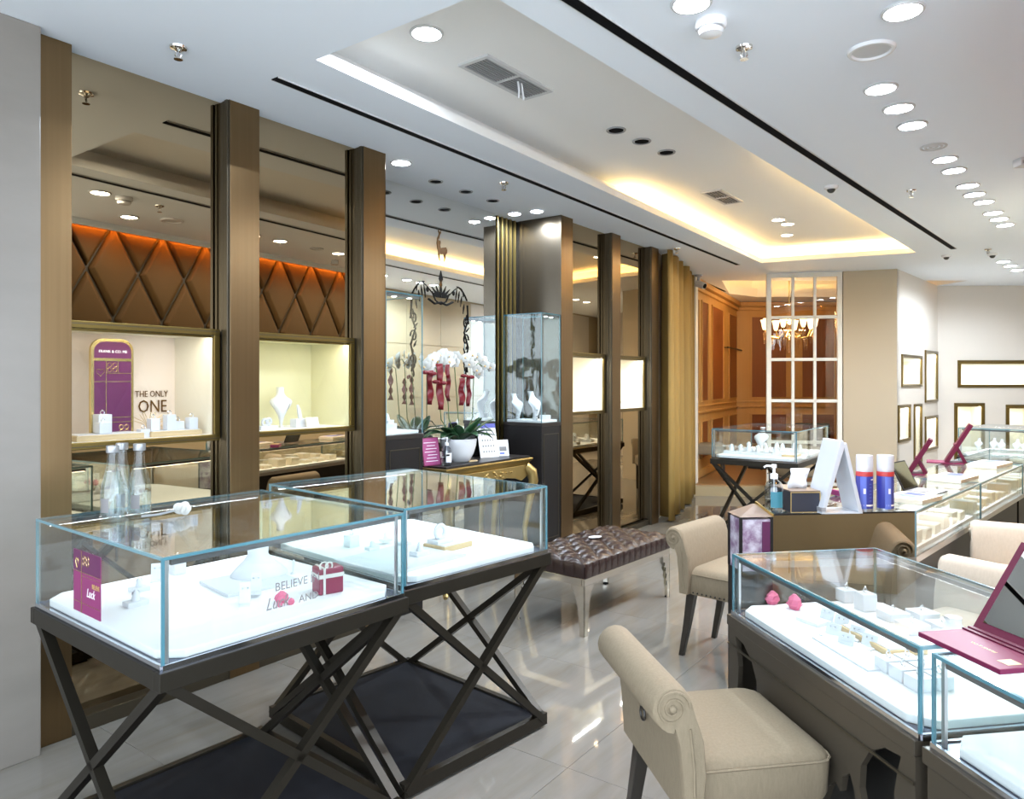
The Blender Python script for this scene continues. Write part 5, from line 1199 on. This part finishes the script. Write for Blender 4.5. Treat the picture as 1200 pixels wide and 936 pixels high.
tray_('pink folded card set behind the easel stand', at(990, 580, QZ), .2, .12, .08, .03, 'pink', inner='oak')
# goods inside the row
random.seed(3)
for q, (t0, nn) in enumerate(((.05, 7), (1.45, 7), (2.85, 6))):
    who = ('under the laptop', 'under the stand mirrors', 'at the far end of the row')[q]
    for i in range(nn):
        for j in range(2):
            p_ = along(P1, t0+.18*i, .11+.2*j); tray_(ORD[i]+(' aisle side' if j == 0 else ' inner side')+' jewellery box in the counter '+who, (p_[0], p_[1], .68), radians(46), .11, .13, random.choice((.03, .05, .07)), 'ivory' if q == 0 else 'oak', 'jewellery boxes '+who)
# ================================================================== WOOD ROOM FITTINGS
chx = T('chandelier', 'crystal chandelier with glowing glass shades in the wood panelled room', 'chandelier', (4.14, 10.9, 0))
mk('ceiling_rose', B().lathe([(.09, CH+.28), (.09, CH+.25), (.02, CH+.22), (0, CH+.22)], n=18), 'goldj', chx); mk('rod', B().tube([(0, 0, CH+.24), (0, 0, 2.62)], .010, 6), 'goldj', chx)
mk('stem', B().lathe([(.0, 2.12), (.03, 2.16), (.09, 2.24), (.04, 2.30), (.025, 2.40), (.05, 2.46), (.03, 2.52), (.06, 2.60), (.02, 2.68), (0, 2.68)], n=14), 'crystal', chx, smooth=60)
for k in range(8):
    a = 2*pi*k/8+.2; R = .36; ca, sa = cos(a), sin(a)
    ar = mk('arm', B().tube([(.03*ca, .03*sa, 2.28), (.18*ca, .18*sa, 2.16), (.30*ca, .30*sa, 2.18), (R*ca, R*sa, 2.30)], .010, 6), 'goldj', chx)
    mk('shade', B().lathe([(.022, 2.30), (.036, 2.34), (.044, 2.40), (.062, 2.45), (.058, 2.45), (.036, 2.36), (0, 2.32)], (R*ca, R*sa, 0), 12), 'shadeg', ar, smooth=60)
    b = B()
    for r_, n_, z_ in ((R, 5, 2.27), (.25, 3, 2.16)):
        for i in range(n_): aa = a+(i-n_/2)*.06; ln_ = .11+.06*(i % 2); b.lathe([(0, 0), (.015, -.02), (.009, -ln_), (0, -ln_-.015)], (r_*cos(aa), r_*sin(aa), z_), 5)
    mk('crystal_drops', b, 'crystal', ar, kind='stuff')
mk('finial', B().lathe([(0, 2.12), (.03, 2.08), (.012, 2.03), (.035, 1.98), (0, 1.93)], n=10), 'crystal', chx, smooth=60)
pl = bpy.data.lights.new('chandelier_glow', 'POINT'); pl.energy = 16; pl.color = (1, .62, .28); pl.shadow_soft_size = .12
o = bpy.data.objects.new('chandelier_glow', pl); COL.objects.link(o); o.parent = chx; o.location = (0, 0, 2.42)
a, Ya = col_at(V0, V1, 847); b_, Yb = col_at(V0, V1, 866); rzv = rz_of(V0, V1); dv = (cos(rzv), sin(rzv))
t = T('wall_rail', 'short dark rail on the panelled wall', 'rail', (V0[0]+dv[0]*a, V0[1]+dv[1]*a, 2.07), rzv); mk('bar', B().tube([(0, -.08, 0), (b_-a, -.08, 0)], .014, 8), 'dark', t); mk('bracket', B().tube([(.05, 0, 0), (.05, -.08, 0)], .01, 6), 'dark', t); mk('bracket', B().tube([(b_-a-.05, 0, 0), (b_-a-.05, -.08, 0)], .01, 6), 'dark', t)
make_chair('dark leather chair seen through the lattice', 'leather', loc=(4.75, 11.4, VF), rz=radians(-100), studs=False)
